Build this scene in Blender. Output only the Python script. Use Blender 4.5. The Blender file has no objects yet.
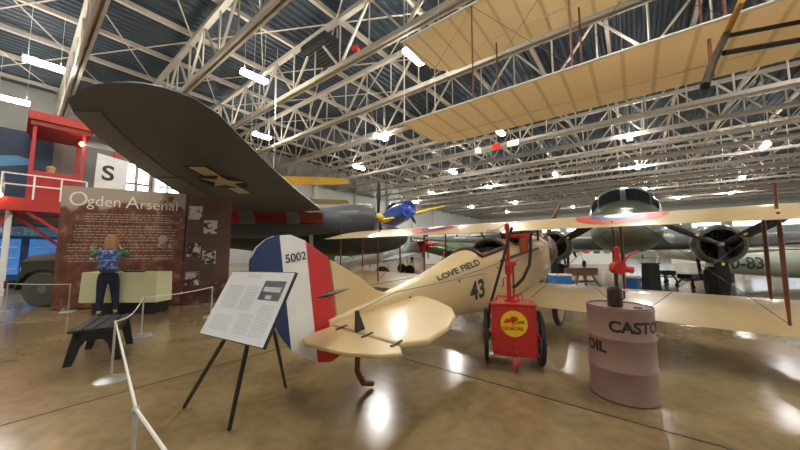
import bpy, bmesh, math, random
from mathutils import Vector, Matrix, Euler
random.seed(7)
R = math.radians
PI = math.pi
C = bpy.context.scene.collection
S = bpy.context.scene

# ---------------------------------------------------------------- camera, light, exposure
cam_d = bpy.data.cameras.new('camera'); cam = bpy.data.objects.new('camera', cam_d); C.objects.link(cam)
cam_d.sensor_width = 36; cam_d.lens = 36*300/800; cam_d.clip_end = 300
CAMH = 1.44; PIT = R(4.8)
cam.location = (0, 0, CAMH); cam.rotation_euler = (R(90)+PIT, 0, 0)
S.camera = cam
w = bpy.data.worlds.new('world'); S.world = w; w.use_nodes = True
w.node_tree.nodes['Background'].inputs[0].default_value = (0.75, 0.85, 1, 1)
w.node_tree.nodes['Background'].inputs[1].default_value = 0.6
S.view_settings.view_transform = 'Standard'; S.view_settings.look = 'None'
S.view_settings.gamma = 1; S.view_settings.use_curve_mapping = False
S.view_settings.exposure = 1.0
LAMP = 105.0          # strength of the roof lamps
WINDOW = 3.0         # daylight in the window panes

# ---------------------------------------------------------------- helpers
_c, _s = math.cos(PIT), math.sin(PIT)
def ray(x, y):
    a = (x-400)/300; b = (225-y)/300
    return Vector((a, _c-b*_s, _s+b*_c))
def at(x, y, Y):
    r = ray(x, y); return Vector((0, 0, CAMH))+r*(Y/r.y)
def ath(x, y, h):
    r = ray(x, y); return Vector((0, 0, CAMH))+r*((h-CAMH)/r.z)
D1 = Vector((-.788, .616, 0)); D2 = Vector((.616, .788, 0)); UP = Vector((0, 0, 1))
def TS(t, s, h): return D1*t+D2*s+UP*h

MATS = {}
def mat(name, col, rough=.5, metal=0., var=.12, scale=6., emit=None, strength=1., bump=0., coat=0., alpha=None):
    if name in MATS: return MATS[name]
    m = bpy.data.materials.new(name); m.use_nodes = True; nt = m.node_tree; N = nt.nodes; L = nt.links
    b = N['Principled BSDF']
    b.inputs['Roughness'].default_value = rough; b.inputs['Metallic'].default_value = metal
    if coat: b.inputs['Coat Weight'].default_value = coat; b.inputs['Coat Roughness'].default_value = .08
    tc = N.new('ShaderNodeTexCoord'); nz = N.new('ShaderNodeTexNoise'); nz.inputs['Scale'].default_value = scale
    nz.inputs['Detail'].default_value = 4
    rp = N.new('ShaderNodeMix'); rp.data_type = 'RGBA'
    c1 = tuple(max(0, c*(1-var)) for c in col)+(1,); c2 = tuple(min(1, c*(1+var)) for c in col)+(1,)
    rp.inputs[6].default_value = c1; rp.inputs[7].default_value = c2
    L.new(tc.outputs['Object'], nz.inputs['Vector']); L.new(nz.outputs['Fac'], rp.inputs[0]); L.new(rp.outputs[2], b.inputs['Base Color'])
    if bump:
        bp = N.new('ShaderNodeBump'); bp.inputs['Strength'].default_value = bump; L.new(nz.outputs['Fac'], bp.inputs['Height']); L.new(bp.outputs[0], b.inputs['Normal'])
    if emit:
        b.inputs['Emission Color'].default_value = emit+(1,); b.inputs['Emission Strength'].default_value = strength
    if alpha: b.inputs['Transmission Weight'].default_value = alpha
    MATS[name] = m; return m

class MB:
    def __init__(s): s.v = []; s.f = []
    def add(s, vs, fs):
        n = len(s.v); s.v += [Vector(v) for v in vs]; s.f += [tuple(i+n for i in f) for f in fs]; return s
    def box(s, c, size, M=None):
        c = Vector(c); hx, hy, hz = [q/2 for q in size]
        vs = [Vector((x, y, z)) for x in (-hx, hx) for y in (-hy, hy) for z in (-hz, hz)]
        if M is not None: vs = [M @ v for v in vs]
        return s.add([v+c for v in vs], [(0,1,3,2),(4,6,7,5),(0,4,5,1),(2,3,7,6),(0,2,6,4),(1,5,7,3)])
    def bar(s, p, q, w, h=None, up=UP):      # rectangular bar from p to q
        p = Vector(p); q = Vector(q); h = h or w; d = (q-p)
        if d.length < 1e-6: return s
        d.normalize(); a = d.cross(up)
        if a.length < 1e-3: a = d.cross(Vector((1, 0, 0)))
        a.normalize(); b = a.cross(d)
        vs = [o+a*i*w/2+b*j*h/2 for o in (p, q) for i, j in ((-1,-1),(1,-1),(1,1),(-1,1))]
        return s.add(vs, [(3,2,1,0),(4,5,6,7)]+[(i, (i+1)%4, (i+1)%4+4, i+4) for i in range(4)])
    def cyl(s, p, q, r0, r1=None, n=12, caps=True):
        p = Vector(p); q = Vector(q); r1 = r0 if r1 is None else r1; d = (q-p).normalized()
        a = d.cross(UP)
        if a.length < 1e-3: a = Vector((1, 0, 0))
        a.normalize(); b = d.cross(a)
        vs = [o+(a*math.cos(2*PI*k/n)+b*math.sin(2*PI*k/n))*r for o, r in ((p, r0), (q, r1)) for k in range(n)]
        fs = [(i, (i+1)%n, (i+1)%n+n, i+n) for i in range(n)]
        if caps: fs += [tuple(range(n-1, -1, -1)), tuple(range(n, 2*n))]
        return s.add(vs, fs)
    def tube(s, pts, r, n=8):
        pts = [Vector(p) for p in pts]; prev = None; rings = []
        for i, p in enumerate(pts):
            d = (pts[min(i+1, len(pts)-1)]-pts[max(i-1, 0)]).normalized()
            if prev is None:
                a = d.cross(UP)
                if a.length < 1e-3: a = Vector((1, 0, 0))
            else: a = prev-d*prev.dot(d)
            a.normalize(); prev = a; b = d.cross(a)
            rings.append([p+(a*math.cos(2*PI*k/n)+b*math.sin(2*PI*k/n))*r for k in range(n)])
        return s.loft(rings)
    def loft(s, rings, caps=True, closed=False, skip=None):
        n = len(rings[0]); vs = [v for r in rings for v in r]; fs = []
        m = len(rings)
        for i in range(m if closed else m-1):
            for k in range(n):
                if skip and skip(i, k): continue
                a = i*n; b = ((i+1) % m)*n
                fs.append((a+k, a+(k+1)%n, b+(k+1)%n, b+k))
        if caps and not closed: fs += [tuple(range(n-1, -1, -1)), tuple(range((m-1)*n, m*n))]
        return s.add(vs, fs)
    def lathe(s, prof, o=(0,0,0), axis=UP, n=24, caps=True, sy=1.):   # prof: (distance along the axis, radius)
        o = Vector(o); d = Vector(axis).normalized(); a = d.cross(UP)
        if a.length < 1e-3: a = Vector((1, 0, 0))
        a.normalize(); b = d.cross(a)
        return s.loft([[o+d*t+(a*math.cos(2*PI*k/n)*sy+b*math.sin(2*PI*k/n))*max(r, 1e-4) for k in range(n)] for t, r in prof], caps)
    def prism(s, poly, th, o=(0,0,0), u=(1,0,0), v=(0,0,1)):       # outline in the u,v plane, thickness th about it
        o = Vector(o); u = Vector(u); v = Vector(v); w_ = u.cross(v).normalized(); n = len(poly)
        vs = [o+u*a+v*b+w_*k*th/2 for k in (-1, 1) for a, b in poly]
        return s.add(vs, [tuple(range(n-1, -1, -1)), tuple(range(n, 2*n))]+[(i, (i+1)%n, (i+1)%n+n, i+n) for i in range(n)])
    def torus(s, c, R_, r, axis=UP, n=24, k=8):
        c = Vector(c); d = Vector(axis).normalized(); a = d.cross(UP)
        if a.length < 1e-3: a = Vector((1, 0, 0))
        a.normalize(); b = d.cross(a); rings = []
        for i in range(n):
            e = a*math.cos(2*PI*i/n)+b*math.sin(2*PI*i/n)
            rings.append([c+e*(R_+r*math.cos(2*PI*j/k))+d*r*math.sin(2*PI*j/k) for j in range(k)])
        return s.loft(rings, closed=True)
    def ball(s, c, r, sc=(1,1,1), n=12):
        c = Vector(c); rings = []
        for i in range(n+1):
            th = PI*i/n; rings.append([c+Vector((r*sc[0]*math.sin(th)*math.cos(2*PI*k/n), r*sc[1]*math.sin(th)*math.sin(2*PI*k/n), -r*sc[2]*math.cos(th)))+Vector((1e-5*math.cos(2*PI*k/n), 1e-5*math.sin(2*PI*k/n), 0)) for k in range(n)])
        return s.loft(rings)
    def build(s, name, m, parent=None, smooth=False, ang=35, bevel=0, M=None):
        me = bpy.data.meshes.new(name)
        me.from_pydata([(M @ v if M is not None else v) for v in s.v], [], s.f); me.validate()
        bm = bmesh.new(); bm.from_mesh(me); bmesh.ops.recalc_face_normals(bm, faces=bm.faces); bm.to_mesh(me); bm.free()
        me.materials.append(m)
        o = bpy.data.objects.new(name, me); C.objects.link(o)
        if parent: o.parent = parent
        if smooth:
            for p in me.polygons: p.use_smooth = True
            bm = bmesh.new(); bm.from_mesh(me)
            for e in bm.edges:
                if len(e.link_faces) == 2 and e.calc_face_angle(0) > R(ang): e.smooth = False
            bm.to_mesh(me); bm.free()
        if bevel:
            b = o.modifiers.new('bevel', 'BEVEL'); b.width = bevel; b.segments = 2; b.limit_method = 'ANGLE'
        return o

def tag(o, label=None, cat=None, group=None, kind=None):
    if label: o['label'] = label
    if cat: o['category'] = cat
    if group: o['group'] = group
    if kind: o['kind'] = kind
    return o
def empty(name, label, cat, loc=(0,0,0), rot=(0,0,0), group=None):
    o = bpy.data.objects.new(name, None); C.objects.link(o); o.location = loc; o.rotation_euler = rot; o.empty_display_size = .1
    return tag(o, label, cat, group)
def struct(o): o['kind'] = 'structure'; return o
def copy_tree(o, parent=None):
    c = o.copy(); C.objects.link(c)
    if parent: c.parent = parent
    for ch in list(o.children): copy_tree(ch, c)
    return c
def text(name, body, size, m, f, parent=None, align='LEFT', res=5, grow=0.0, sub=0):
    cu = bpy.data.curves.new('t', 'FONT'); cu.body = body; cu.size = size; cu.resolution_u = res; cu.align_x = align; cu.offset = grow
    to = bpy.data.objects.new('t', cu); C.objects.link(to)
    dg = bpy.context.evaluated_depsgraph_get(); me = bpy.data.meshes.new_from_object(to.evaluated_get(dg))
    bpy.data.objects.remove(to); bpy.data.curves.remove(cu); me.name = name
    if sub:
        bm = bmesh.new(); bm.from_mesh(me); bmesh.ops.triangulate(bm, faces=bm.faces)
        bmesh.ops.subdivide_edges(bm, edges=[e for e in bm.edges if e.calc_length() > sub], cuts=3); bm.to_mesh(me); bm.free()
    for v in me.vertices: v.co = f(v.co.x, v.co.y)
    me.materials.clear(); me.materials.append(m)
    o = bpy.data.objects.new(name, me); C.objects.link(o)
    if parent: o.parent = parent
    return o
def plane_map(o, u, v):
    o = Vector(o); u = Vector(u).normalized(); v = Vector(v).normalized()
    return lambda a, b: o+u*a+v*b

AF = [(0,0),(.01,.22),(.05,.5),(.15,.82),(.3,1),(.5,.9),(.75,.5),(1,.04)]
def foil(le, te, th, camber=.35, up=UP):
    le = Vector(le); te = Vector(te); d = te-le
    top = [le+d*a+up*th*(b*(.5+camber)) for a, b in AF]; bot = [le+d*a+up*th*(b*(-.5+camber)) for a, b in AF[1:]]
    return top+bot[::-1]
def smooth_interp(tab, x):
    for i in range(len(tab)-1):
        a, b = tab[i], tab[i+1]
        if x <= b[0] or i == len(tab)-2:
            k = (x-a[0])/(b[0]-a[0]); return [p+(q-p)*k for p, q in zip(a[1:], b[1:])]

# ---------------------------------------------------------------- materials
steel = mat('cream_painted_steel', (.5, .45, .38), .5)
fabric = mat('doped_cream_fabric', (.58, .43, .215), .34, coat=.3, scale=2.5, var=.07)
navy = mat('navy_paint', (.012, .035, .13), .3, coat=.5)
whitep = mat('white_paint', (.78, .78, .74), .35)
redp = mat('red_paint', (.55, .015, .012), .3, coat=.4)
black = mat('black_plastic', (.012, .012, .014), .4)
rubber = mat('black_rubber', (.015, .015, .016), .75)
wood = mat('varnished_brown_wood', (.17, .05, .02), .35, scale=12, var=.3)
silver = mat('bare_aluminium', (.5, .52, .53), .28, .75)
oli = mat('olive_drab_paint', (.07, .078, .045), .4)
yel = mat('yellow_paint', (.95, .66, .02), .35)
chrome = mat('brushed_post_steel', (.55, .54, .5), .35, .6)
leather = mat('dark_brown_leather', (.05, .022, .012), .5)
darkgrey = mat('dark_grey_paint', (.045, .047, .05), .4)

# floor: polished brown olive concrete with clouded stain
def floor_mat():
    m = bpy.data.materials.new('polished_concrete'); m.use_nodes = True; nt = m.node_tree; N = nt.nodes; L = nt.links; b = N['Principled BSDF']
    tc = N.new('ShaderNodeTexCoord'); n1 = N.new('ShaderNodeTexNoise'); n1.inputs['Scale'].default_value = .55; n1.inputs['Detail'].default_value = 6; n1.inputs['Distortion'].default_value = .6
    n2 = N.new('ShaderNodeTexNoise'); n2.inputs['Scale'].default_value = 9; n2.inputs['Detail'].default_value = 5
    L.new(tc.outputs['Object'], n1.inputs[0]); L.new(tc.outputs['Object'], n2.inputs[0])
    r = N.new('ShaderNodeValToRGB'); r.color_ramp.elements[0].position = .33; r.color_ramp.elements[0].color = (.15, .1, .045, 1)
    r.color_ramp.elements[1].position = .68; r.color_ramp.elements[1].color = (.38, .28, .14, 1)
    mx = N.new('ShaderNodeMix'); mx.data_type = 'FLOAT'; mx.inputs[0].default_value = .22
    L.new(n1.outputs['Fac'], mx.inputs[2]); L.new(n2.outputs['Fac'], mx.inputs[3]); L.new(mx.outputs[0], r.inputs[0]); L.new(r.outputs[0], b.inputs['Base Color'])
    mr = N.new('ShaderNodeMapRange'); mr.inputs[3].default_value = .13; mr.inputs[4].default_value = .22; L.new(n2.outputs['Fac'], mr.inputs[0]); L.new(mr.outputs[0], b.inputs['Roughness'])
    b.inputs['IOR'].default_value = 1.55
    return m
FLOORM = floor_mat()
concrete_line = mat('dark_joint_filler', (.03, .025, .018), .6)
deckm = mat('slate_blue_deck_metal', (.045, .062, .078), .55, .3, scale=.8, var=.25)
wallm = mat('painted_grey_wall', (.42, .42, .39), .7, scale=1)
wallw = mat('white_wall_panel', (.62, .62, .58), .7, scale=1)
paneglow = mat('daylit_pane', (.8, .9, 1), .3, emit=(.75, .88, 1.), strength=WINDOW)
lampm = mat('lit_lamp_diffuser', (1, 1, 1), .3, emit=(1., .97, .90), strength=LAMP)

# ---------------------------------------------------------------- room shell (t along the trusses, s across them)
T0, T1, S0, S1, HT = -46, 35, -12, 84, 13.5
def slab(name, t0, t1, s0, s1, h0, h1, m):
    b = MB(); vs = [TS(t, s, h) for t in (t0, t1) for s in (s0, s1) for h in (h0, h1)]
    b.add(vs, [(0,1,3,2),(4,6,7,5),(0,4,5,1),(2,3,7,6),(0,2,6,4),(1,5,7,3)]); return struct(b.build(name, m))
slab('floor', T0, T1, S0, S1, -.3, 0, FLOORM)
slab('wall_left', T1, T1+.3, S0, S1, 0, HT+.2, wallm)
slab('wall_right', T0-.3, T0, S0, S1, 0, HT+.2, wallm)
slab('wall_back', T0, T1, S0-.3, S0, 0, HT+.2, wallm)
slab('wall_front', T0, T1, S1, S1+.3, 0, HT+.2, wallw)
# corrugated deck
b = MB(); n = int((T1-T0)/.42)
for i in range(n+1):
    t = T0+i*.42
    for a, h in ((0, HT), (.14, HT), (.21, HT+.12), (.35, HT+.12)):
        b.v.append(TS(min(t+a, T1), S0, h)); b.v.append(TS(min(t+a, T1), S1, h))
for i in range(len(b.v)//2-1): b.f.append((2*i, 2*i+1, 2*i+3, 2*i+2))
o = b.build('ceiling', deckm); struct(o)
sm_ = o.modifiers.new('thick', 'SOLIDIFY'); sm_.thickness = -.03
# floor joints
k = 1
for s in [3.3+6*i for i in range(-2, 14)]:
    b = MB(); b.box(TS((T0+T1)/2, s, .001), (T1-T0, .022, .003), Matrix.Rotation(R(142), 3, 'Z')); struct(b.build('trim_%d' % k, concrete_line)); k += 1
for t in [4.2+6*i for i in range(-8, 6)]:
    b = MB(); b.box(TS(t, (S0+S1)/2, .001), (.018, S1-S0, .003), Matrix.Rotation(R(142), 3, 'Z')); struct(b.build('trim_%d' % k, concrete_line)); k += 1
# roof trusses
def truss(s, detail):
    b = MB(); hb, ht = 10.4, 12.95
    for ds in (-.11, .11): b.bar(TS(T0, s+ds, hb), TS(T1, s+ds, hb), .11, .24)
    b.bar(TS(T0, s, hb+.1), TS(T1, s, hb+.1), .14, .03)
    b.bar(TS(T0, s, ht), TS(T1, s, ht), .26, .22)
    p = 4.0; n = int((T1-T0)/p)
    for i in range(n+1):
        t = T1-i*p
        if detail: b.bar(TS(t, s, hb), TS(t, s, ht), .07)
        if i < n:
            b.bar(TS(t, s, hb), TS(t-p/2, s, ht), .11, .09); b.bar(TS(t-p/2, s, ht), TS(t-p, s, hb), .11, .09)
            if detail: b.bar(TS(t-p/2, s, ht), TS(t-p/2, s, hb), .06)
    return b
i = 0; s = 1.35-3.95*3
while s < S1-1:
    struct(truss(s, True).build('trim_%d' % k, steel)); k += 1; s += 3.95
# purlins
for i in range(22):
    t = T1-2.0-i*3.6
    b = MB(); b.bar(TS(t, S0, 13.25), TS(t, S1, 13.25), .18, .24); struct(b.build('trim_%d' % k, steel)); k += 1
# sway bracing rods between bottom chords / purlins
s0 = 1.35-3.95*2
for bay in range(6):
    b = MB()
    for i in range(11):
        t = T1-2-i*7.2; sa = s0+bay*3.95
        b.cyl(TS(t, sa, 12.9), TS(t-7.2, sa+3.95, 12.9), .035, n=5); b.cyl(TS(t-7.2, sa, 12.9), TS(t, sa+3.95, 12.9), .035, n=5)
    struct(b.build('trim_%d' % k, steel)); k += 1
# wall columns along left wall
for i in range(8):
    b = MB(); s = 1.35+3.95*2*i
    b.bar(TS(T1-.25, s, 0), TS(T1-.25, s, 13.2), .3); struct(b.build('trim_%d' % k, steel)); k += 1
# windows high in far wall
wf = mat('window_frame_paint', (.5, .5, .47), .5)
wn = 1
for i in range(13):
    t = 30-i*5.6; h0 = 6.0; h1 = 7.9; wd = 4.2
    f = MB(); g = MB()
    for a, b_ in ((0, 0), (wd, 0)): f.bar(TS(t-a, S1-.1, h0), TS(t-a, S1-.1, h1), .14)
    for q in range(1, 4): f.bar(TS(t-wd*q/4, S1-.1, h0), TS(t-wd*q/4, S1-.1, h1), .07)
    for h in (h0, (h0+h1)/2, h1): f.bar(TS(t, S1-.1, h), TS(t-wd, S1-.1, h), .1)
    fo = struct(f.build('window_%d' % wn, wf)); wn += 1
    g.bar(TS(t, S1-.05, (h0+h1)/2), TS(t-wd, S1-.05, (h0+h1)/2), .02, h1-h0); g.build('pane', paneglow, fo)
for s in (14, 26, 38, 50):      # on right wall, out of frame daylight
    f = MB(); g = MB(); h0, h1, wd = 4, 8, 6
    for q in range(5): f.bar(TS(T0+.1, s+wd*q/4, h0), TS(T0+.1, s+wd*q/4, h1), .1)
    for h in (h0, (h0+h1)/2, h1): f.bar(TS(T0+.1, s, h), TS(T0+.1, s+wd, h), .1)
    fo = struct(f.build('window_%d' % wn, wf)); wn += 1
    g.bar(TS(T0+.05, s, (h0+h1)/2), TS(T0+.05, s+wd, (h0+h1)/2), .02, h1-h0); g.build('pane', paneglow, fo)
# roller doors in far wall
for i, t in enumerate((12, -8, -30)):
    b = MB(); b.bar(TS(t, S1-.06, 2.5), TS(t-7, S1-.06, 2.5), .08, 5)
    for h in range(9): b.bar(TS(t, S1-.1, .5+h*.5), TS(t-7, S1-.1, .5+h*.5), .04, .05)
    struct(b.build('door_%d' % (i+1), mat('door_panel_grey', (.5, .49, .44), .5)))

# ---------------------------------------------------------------- roof lamps
lamps = [(-1,23,'lit roof lamp in the far top left corner of the view'),(-.8,30.5,'lit roof lamp lowest at left, above the red tower')]
housing = mat('lamp_housing_white', (.7, .7, .66), .5)
def lamp_proto():
    root = empty('roof_lamp', 'x', 'lamp')
    h = MB(); h.box((0,0,.11), (1.32,.14,.05)); h.bar((-.5,0,.1),(-.5,0,2.75),.014); h.bar((.5,0,.1),(.5,0,2.75),.014); h.build('housing', housing, root)
    d = MB(); d.box((0,0,0), (1.26,.32,.16)); d.build('diffuser', lampm, root)
    return root
spots = [(.3,22.8),(-.7,29.9),(7.3,15.6),(11.2,7.9),(11.8,23.5),(17.9,16),(23.3,24),(22.9,7.9),(31.5,16.6),(30.5,-.1),(40.6,-9.6),(42.3,16.5),(42.3,-.7),(41,25.6),(40.5,7.3),
         (58.3,-1.6),(57,-11.3),(71,-12.7),(72,-6.5),(60,18.2),(60,27.4),(73.4,10.1),(73,24),(47,33),
         (.3,7),(6,-1),(-4,14),(0,-9),(7,-17),(11.5,-8.5),(18,0),(-6,0),(18,-16),(23,-9),(31,-17),(41,-26),(58,-28),(23,-26),(-7,-18),(11,-28)]
lp = lamp_proto(); PX = []
def proj(p):
    X, Y, Z = p.x, p.y, p.z-CAMH; zc = Y*_c+Z*_s; return (400+300*X/zc, 225-300*(Z*_c-Y*_s)/zc) if zc > .1 else (-999, -999)
vis = []
for i, (s, t) in enumerate(spots):
    o = lp if i == 0 else copy_tree(lp)
    o.location = Vector((0,0,CAMH))+(TS(t, s, 10.7)-Vector((0,0,CAMH)))*.945; o.rotation_euler = (0, 0, R(52)); p = proj(o.location)
    inside = 0 < p[0] < 800 and 0 < p[1] < 450
    vis.append((o, p, inside))
words = ['lit strip lamp at the far left edge above the red tower','lit strip lamp in the top left corner, highest on the left','long lit strip lamp over the grey bomber wing','bright lit lamp just left of the hanging cream wings','lit lamp below the strip lamp over the grey wing','lit strip lamp mid ceiling left of the hanging wing tip',
 'lit lamp above the yellow hanging biplane','bright lit lamp under the hanging wing, beside the red horn','lit lamp above the blue nosed hanging aircraft','bright lit lamp above the olive transport, highest on the right','brightest lit lamp at the right edge of the ceiling','lit lamp above the blank middle of the ceiling']
fixed = {(.3,22.8):1,(-.7,29.9):0,(7.3,15.6):2,(11.2,7.9):3,(11.8,23.5):4,(17.9,16):5,(23.3,24):6,(22.9,7.9):7,(31.5,16.6):8,(30.5,-.1):9,(40.6,-9.6):10}
left_over = sorted([v for v, sp in zip(vis, spots) if sp not in fixed and v[2]], key=lambda v: v[1][0])
for v, sp in zip(vis, spots):
    if sp in fixed: v[0]['label'] = words[fixed[sp]]
    elif not v[2]: v[0]['label'] = 'roof lamp beyond the edge of the view'; v[0]['group'] = 'roof lamps beyond the view'
    v[0]['group'] = v[0].get('group', 'strip lamps under the roof')
ordw = ['first','second','third','fourth','fifth','sixth','seventh','eighth','ninth','tenth','eleventh','twelfth','thirteenth','fourteenth']
for i, v in enumerate(left_over): v[0]['label'] = 'small distant roof lamp, %s from the left of the far ones' % ordw[i]; v[0]['group'] = 'strip lamps under the roof'

# ---------------------------------------------------------------- small things on the trusses
def hung_box(name, px, py, h, size, m, label, cat):
    p = ath(px, py, h); e = empty(name, label, cat, p, (0, 0, R(-38)))
    MB().box((0,0,0), size).build('body', m, e, bevel=.02)
    MB().bar((0,0,size[2]/2), (0,0,10.4-h+.05 if h < 10.4 else .6), .04).build('bracket', steel, e)
    return e
e = hung_box('exit_sign', 513, 143, 10.0, (.9,.12,.45), mat('sign_lit_cream', (.7,.6,.35), .4, emit=(1,.85,.5), strength=.25), 'pale lit box sign under the roof truss beside a red horn', 'sign')
e = hung_box('alarm_horn', 497, 147, 10.0, (.5,.4,.5), redp, 'small red alarm horn under the truss in mid ceiling', 'alarm')
MB().cyl((0,-.2,0),(0,-.5,-.1),.1,.26).build('bell', redp, e, smooth=True)
e = hung_box('speaker_box', 478, 151, 10.0, (.45,.4,.55), whitep, 'small white box hanging under the truss left of the red horn', 'speaker')
e = hung_box('alarm_horn', 357, 49, 10.2, (.15,.15,.2), redp, 'red alarm horn on the truss near the dark roof heater', 'alarm')
MB().cyl((0,-.05,0),(0,-.2,-.05),.05,.12).build('bell', redp, e, smooth=True)
p = ath(325, 51, 12.3); e = empty('roof_heater', 'dark square heater unit up between the roof trusses', 'heater', p, (0,0,R(-38)))
MB().box((0,0,0),(2.1,1.7,.45)).build('body', mat('heater_dark', (.015,.012,.012), .6), e, bevel=.04)
b = MB()
for i in range(7): b.box((0,-.7+i*.23,-.25),(2.0,.04,.06))
b.build('grille', darkgrey, e)
b = MB()
for x in (-1,1): b.bar((x,0,.3),(x,0,.9),.04)
b.build('bracket', steel, e)
#PART2
# ================================================================ cream biplane scout (nose away to the right)
BO = Vector((-.66, 2.9, .73)); YAW = R(47); PT = R(8)
bip = empty('biplane', 'cream fabric biplane with blue, white and red striped rudder and black number 43', 'airplane', BO, (0, -PT, YAW))
FT = [(-.02,.03,-.1,.04,.07),(.75,.11,-.22,.07,.13),(1.5,.2,-.36,.08,.2),(2.4,.3,-.53,.09,.36),(3.3,.36,-.58,.1,.42),(4.3,.39,-.6,.1,.42),(5.0,.39,-.58,.1,.36),(5.5,.34,-.45,.05,.26)]
def deck(x, a):           # a = 0 right longeron, PI left longeron
    w_, zb, zl, zt = smooth_interp(FT, x); return Vector((x, -w_*math.cos(a), zl+(zt-zl)*math.sin(a)))
def fring(x):
    w_, zb, zl, zt = smooth_interp(FT, x)
    return [Vector((x, w_*.85, zb)), Vector((x, -w_*.85, zb)), Vector((x, -w_, zb+.06)), Vector((x, -w_, (zb+zl)/2))]+[deck(x, PI*q/10) for q in range(11)]+[Vector((x, w_, (zb+zl)/2)), Vector((x, w_, zb+.06))]
xs = [-.02,.3,.75,1.1,1.5,2.0,2.4,2.55,2.75,3.0,3.2,3.35,3.6,3.75,3.95,4.2,4.35,4.6,5.0,5.3,5.5]
def openskip(i, k):
    return (7 <= i < 11 or 13 <= i < 16) and 6 <= k < 12
f = MB().loft([fring(x) for x in xs], skip=openskip).build('fuselage', fabric, bip, smooth=True, ang=50)
for x0, x1 in ((2.55, 3.35), (3.75, 4.35)):
    pts = [deck(x0, PI*(.2+.6*q/6)) for q in range(7)]+[deck(x0+(x1-x0)*q/4, PI*.8) for q in range(1,4)]+[deck(x1, PI*(.8-.6*q/6)) for q in range(7)]+[deck(x0+(x1-x0)*(4-q)/4, PI*.2) for q in range(1,4)]
    pts = [p+Vector((0,0,.012)) for p in pts]; pts.append(pts[0])
    MB().tube(pts, .035).build('cockpit_rim', leather, bip, smooth=True)
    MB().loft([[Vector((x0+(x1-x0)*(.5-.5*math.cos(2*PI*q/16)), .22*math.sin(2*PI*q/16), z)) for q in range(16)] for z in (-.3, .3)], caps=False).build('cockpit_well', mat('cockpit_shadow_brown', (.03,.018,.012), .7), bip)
    MB().box(((x0+x1)/2+.05, 0, -.18), (.4,.36,.3)).build('seat', leather, bip, bevel=.05)
# windscreens
MB().prism([(-.16,0),(.16,0),(.12,.18),(-.12,.18)], .012, (3.5,0,.42), (0,1,0), (.3,0,.95)).build('windscreen', mat('clear_screen', (.7,.75,.75), .05, alpha=.9), bip)
# engine nose
MB().lathe([(0,.34),(.12,.4),(.4,.42),(.52,.36),(.54,.2)], (5.4,0,-.1), (1,0,0), 28).build('cowling', mat('dull_nose_metal', (.1,.06,.04), .35, .6), bip, smooth=True)
pr = MB(); pr.lathe([(0,.09),(.12,.06),(.16,.01)], (5.95,0,-.1), (1,0,0)); po = pr.build('propeller_hub', chrome, bip, smooth=True)
for sgn in (1,-1):
    MB().loft([[Vector((6.02+.02*math.cos(a)+.02*math.sin(a), (math.cos(a)*wd)*.4-sgn*r*.42, -.1+sgn*r*.9+wd*math.cos(a)*.8)) for a in [2*PI*q/8 for q in range(8)]] for r, wd in ((.05,.04),(.4,.07),(.8,.08),(1.15,.05),(1.2,.02))]).build('propeller_blade', wood, bip, smooth=True)
# rudder in three stripes, one part each
RO = [(-.66,.66),(-.655,.73),(-.6,.82),(-.52,.875),(-.44,.9),(-.31,.895),(-.18,.83),(.045,.64),(.06,.03),(.1,-.27),(.05,-.31),(-.04,-.325),(-.16,-.28),(-.29,-.19),(-.4,-.08),(-.49,.08),(-.55,.24),(-.61,.44),(-.65,.58)]
def clip(poly, a, keep_less):
    out = []
    for i, p in enumerate(poly):
        q = poly[(i+1) % len(poly)]; pi = (p[0] <= a) == keep_less; qi = (q[0] <= a) == keep_less
        if pi: out.append(p)
        if pi != qi: k_ = (a-p[0])/(q[0]-p[0]); out.append((a, p[1]+(q[1]-p[1])*k_))
    return out
blue_ = clip(RO, -.405, True); wh_ = clip(clip(RO, -.405, False), -.17, True); rd_ = clip(RO, -.17, False)
ru = MB().prism(RO, .03).build('rudder', whitep, bip)
for nm, pl, mm in (('blue_stripe', blue_, mat('rudder_blue', (.009,.025,.1), .35)), ('red_stripe', rd_, mat('rudder_red', (.52,.02,.02), .35))):
    MB().prism(pl, .036).build(nm, mm, ru)
rb = MB()
for sy in (-.019,.019):
    rb.bar((-.58,sy,.6),(.03,sy,.42),.006,.006); rb.bar((-.5,sy,.12),(.05,sy,.12),.006,.006)
text('serial_lettering', '5002', .1, black, plane_map((-.38,-.0192,.66), (1,0,.02), (0,0,1)), bip, grow=.001)
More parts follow.
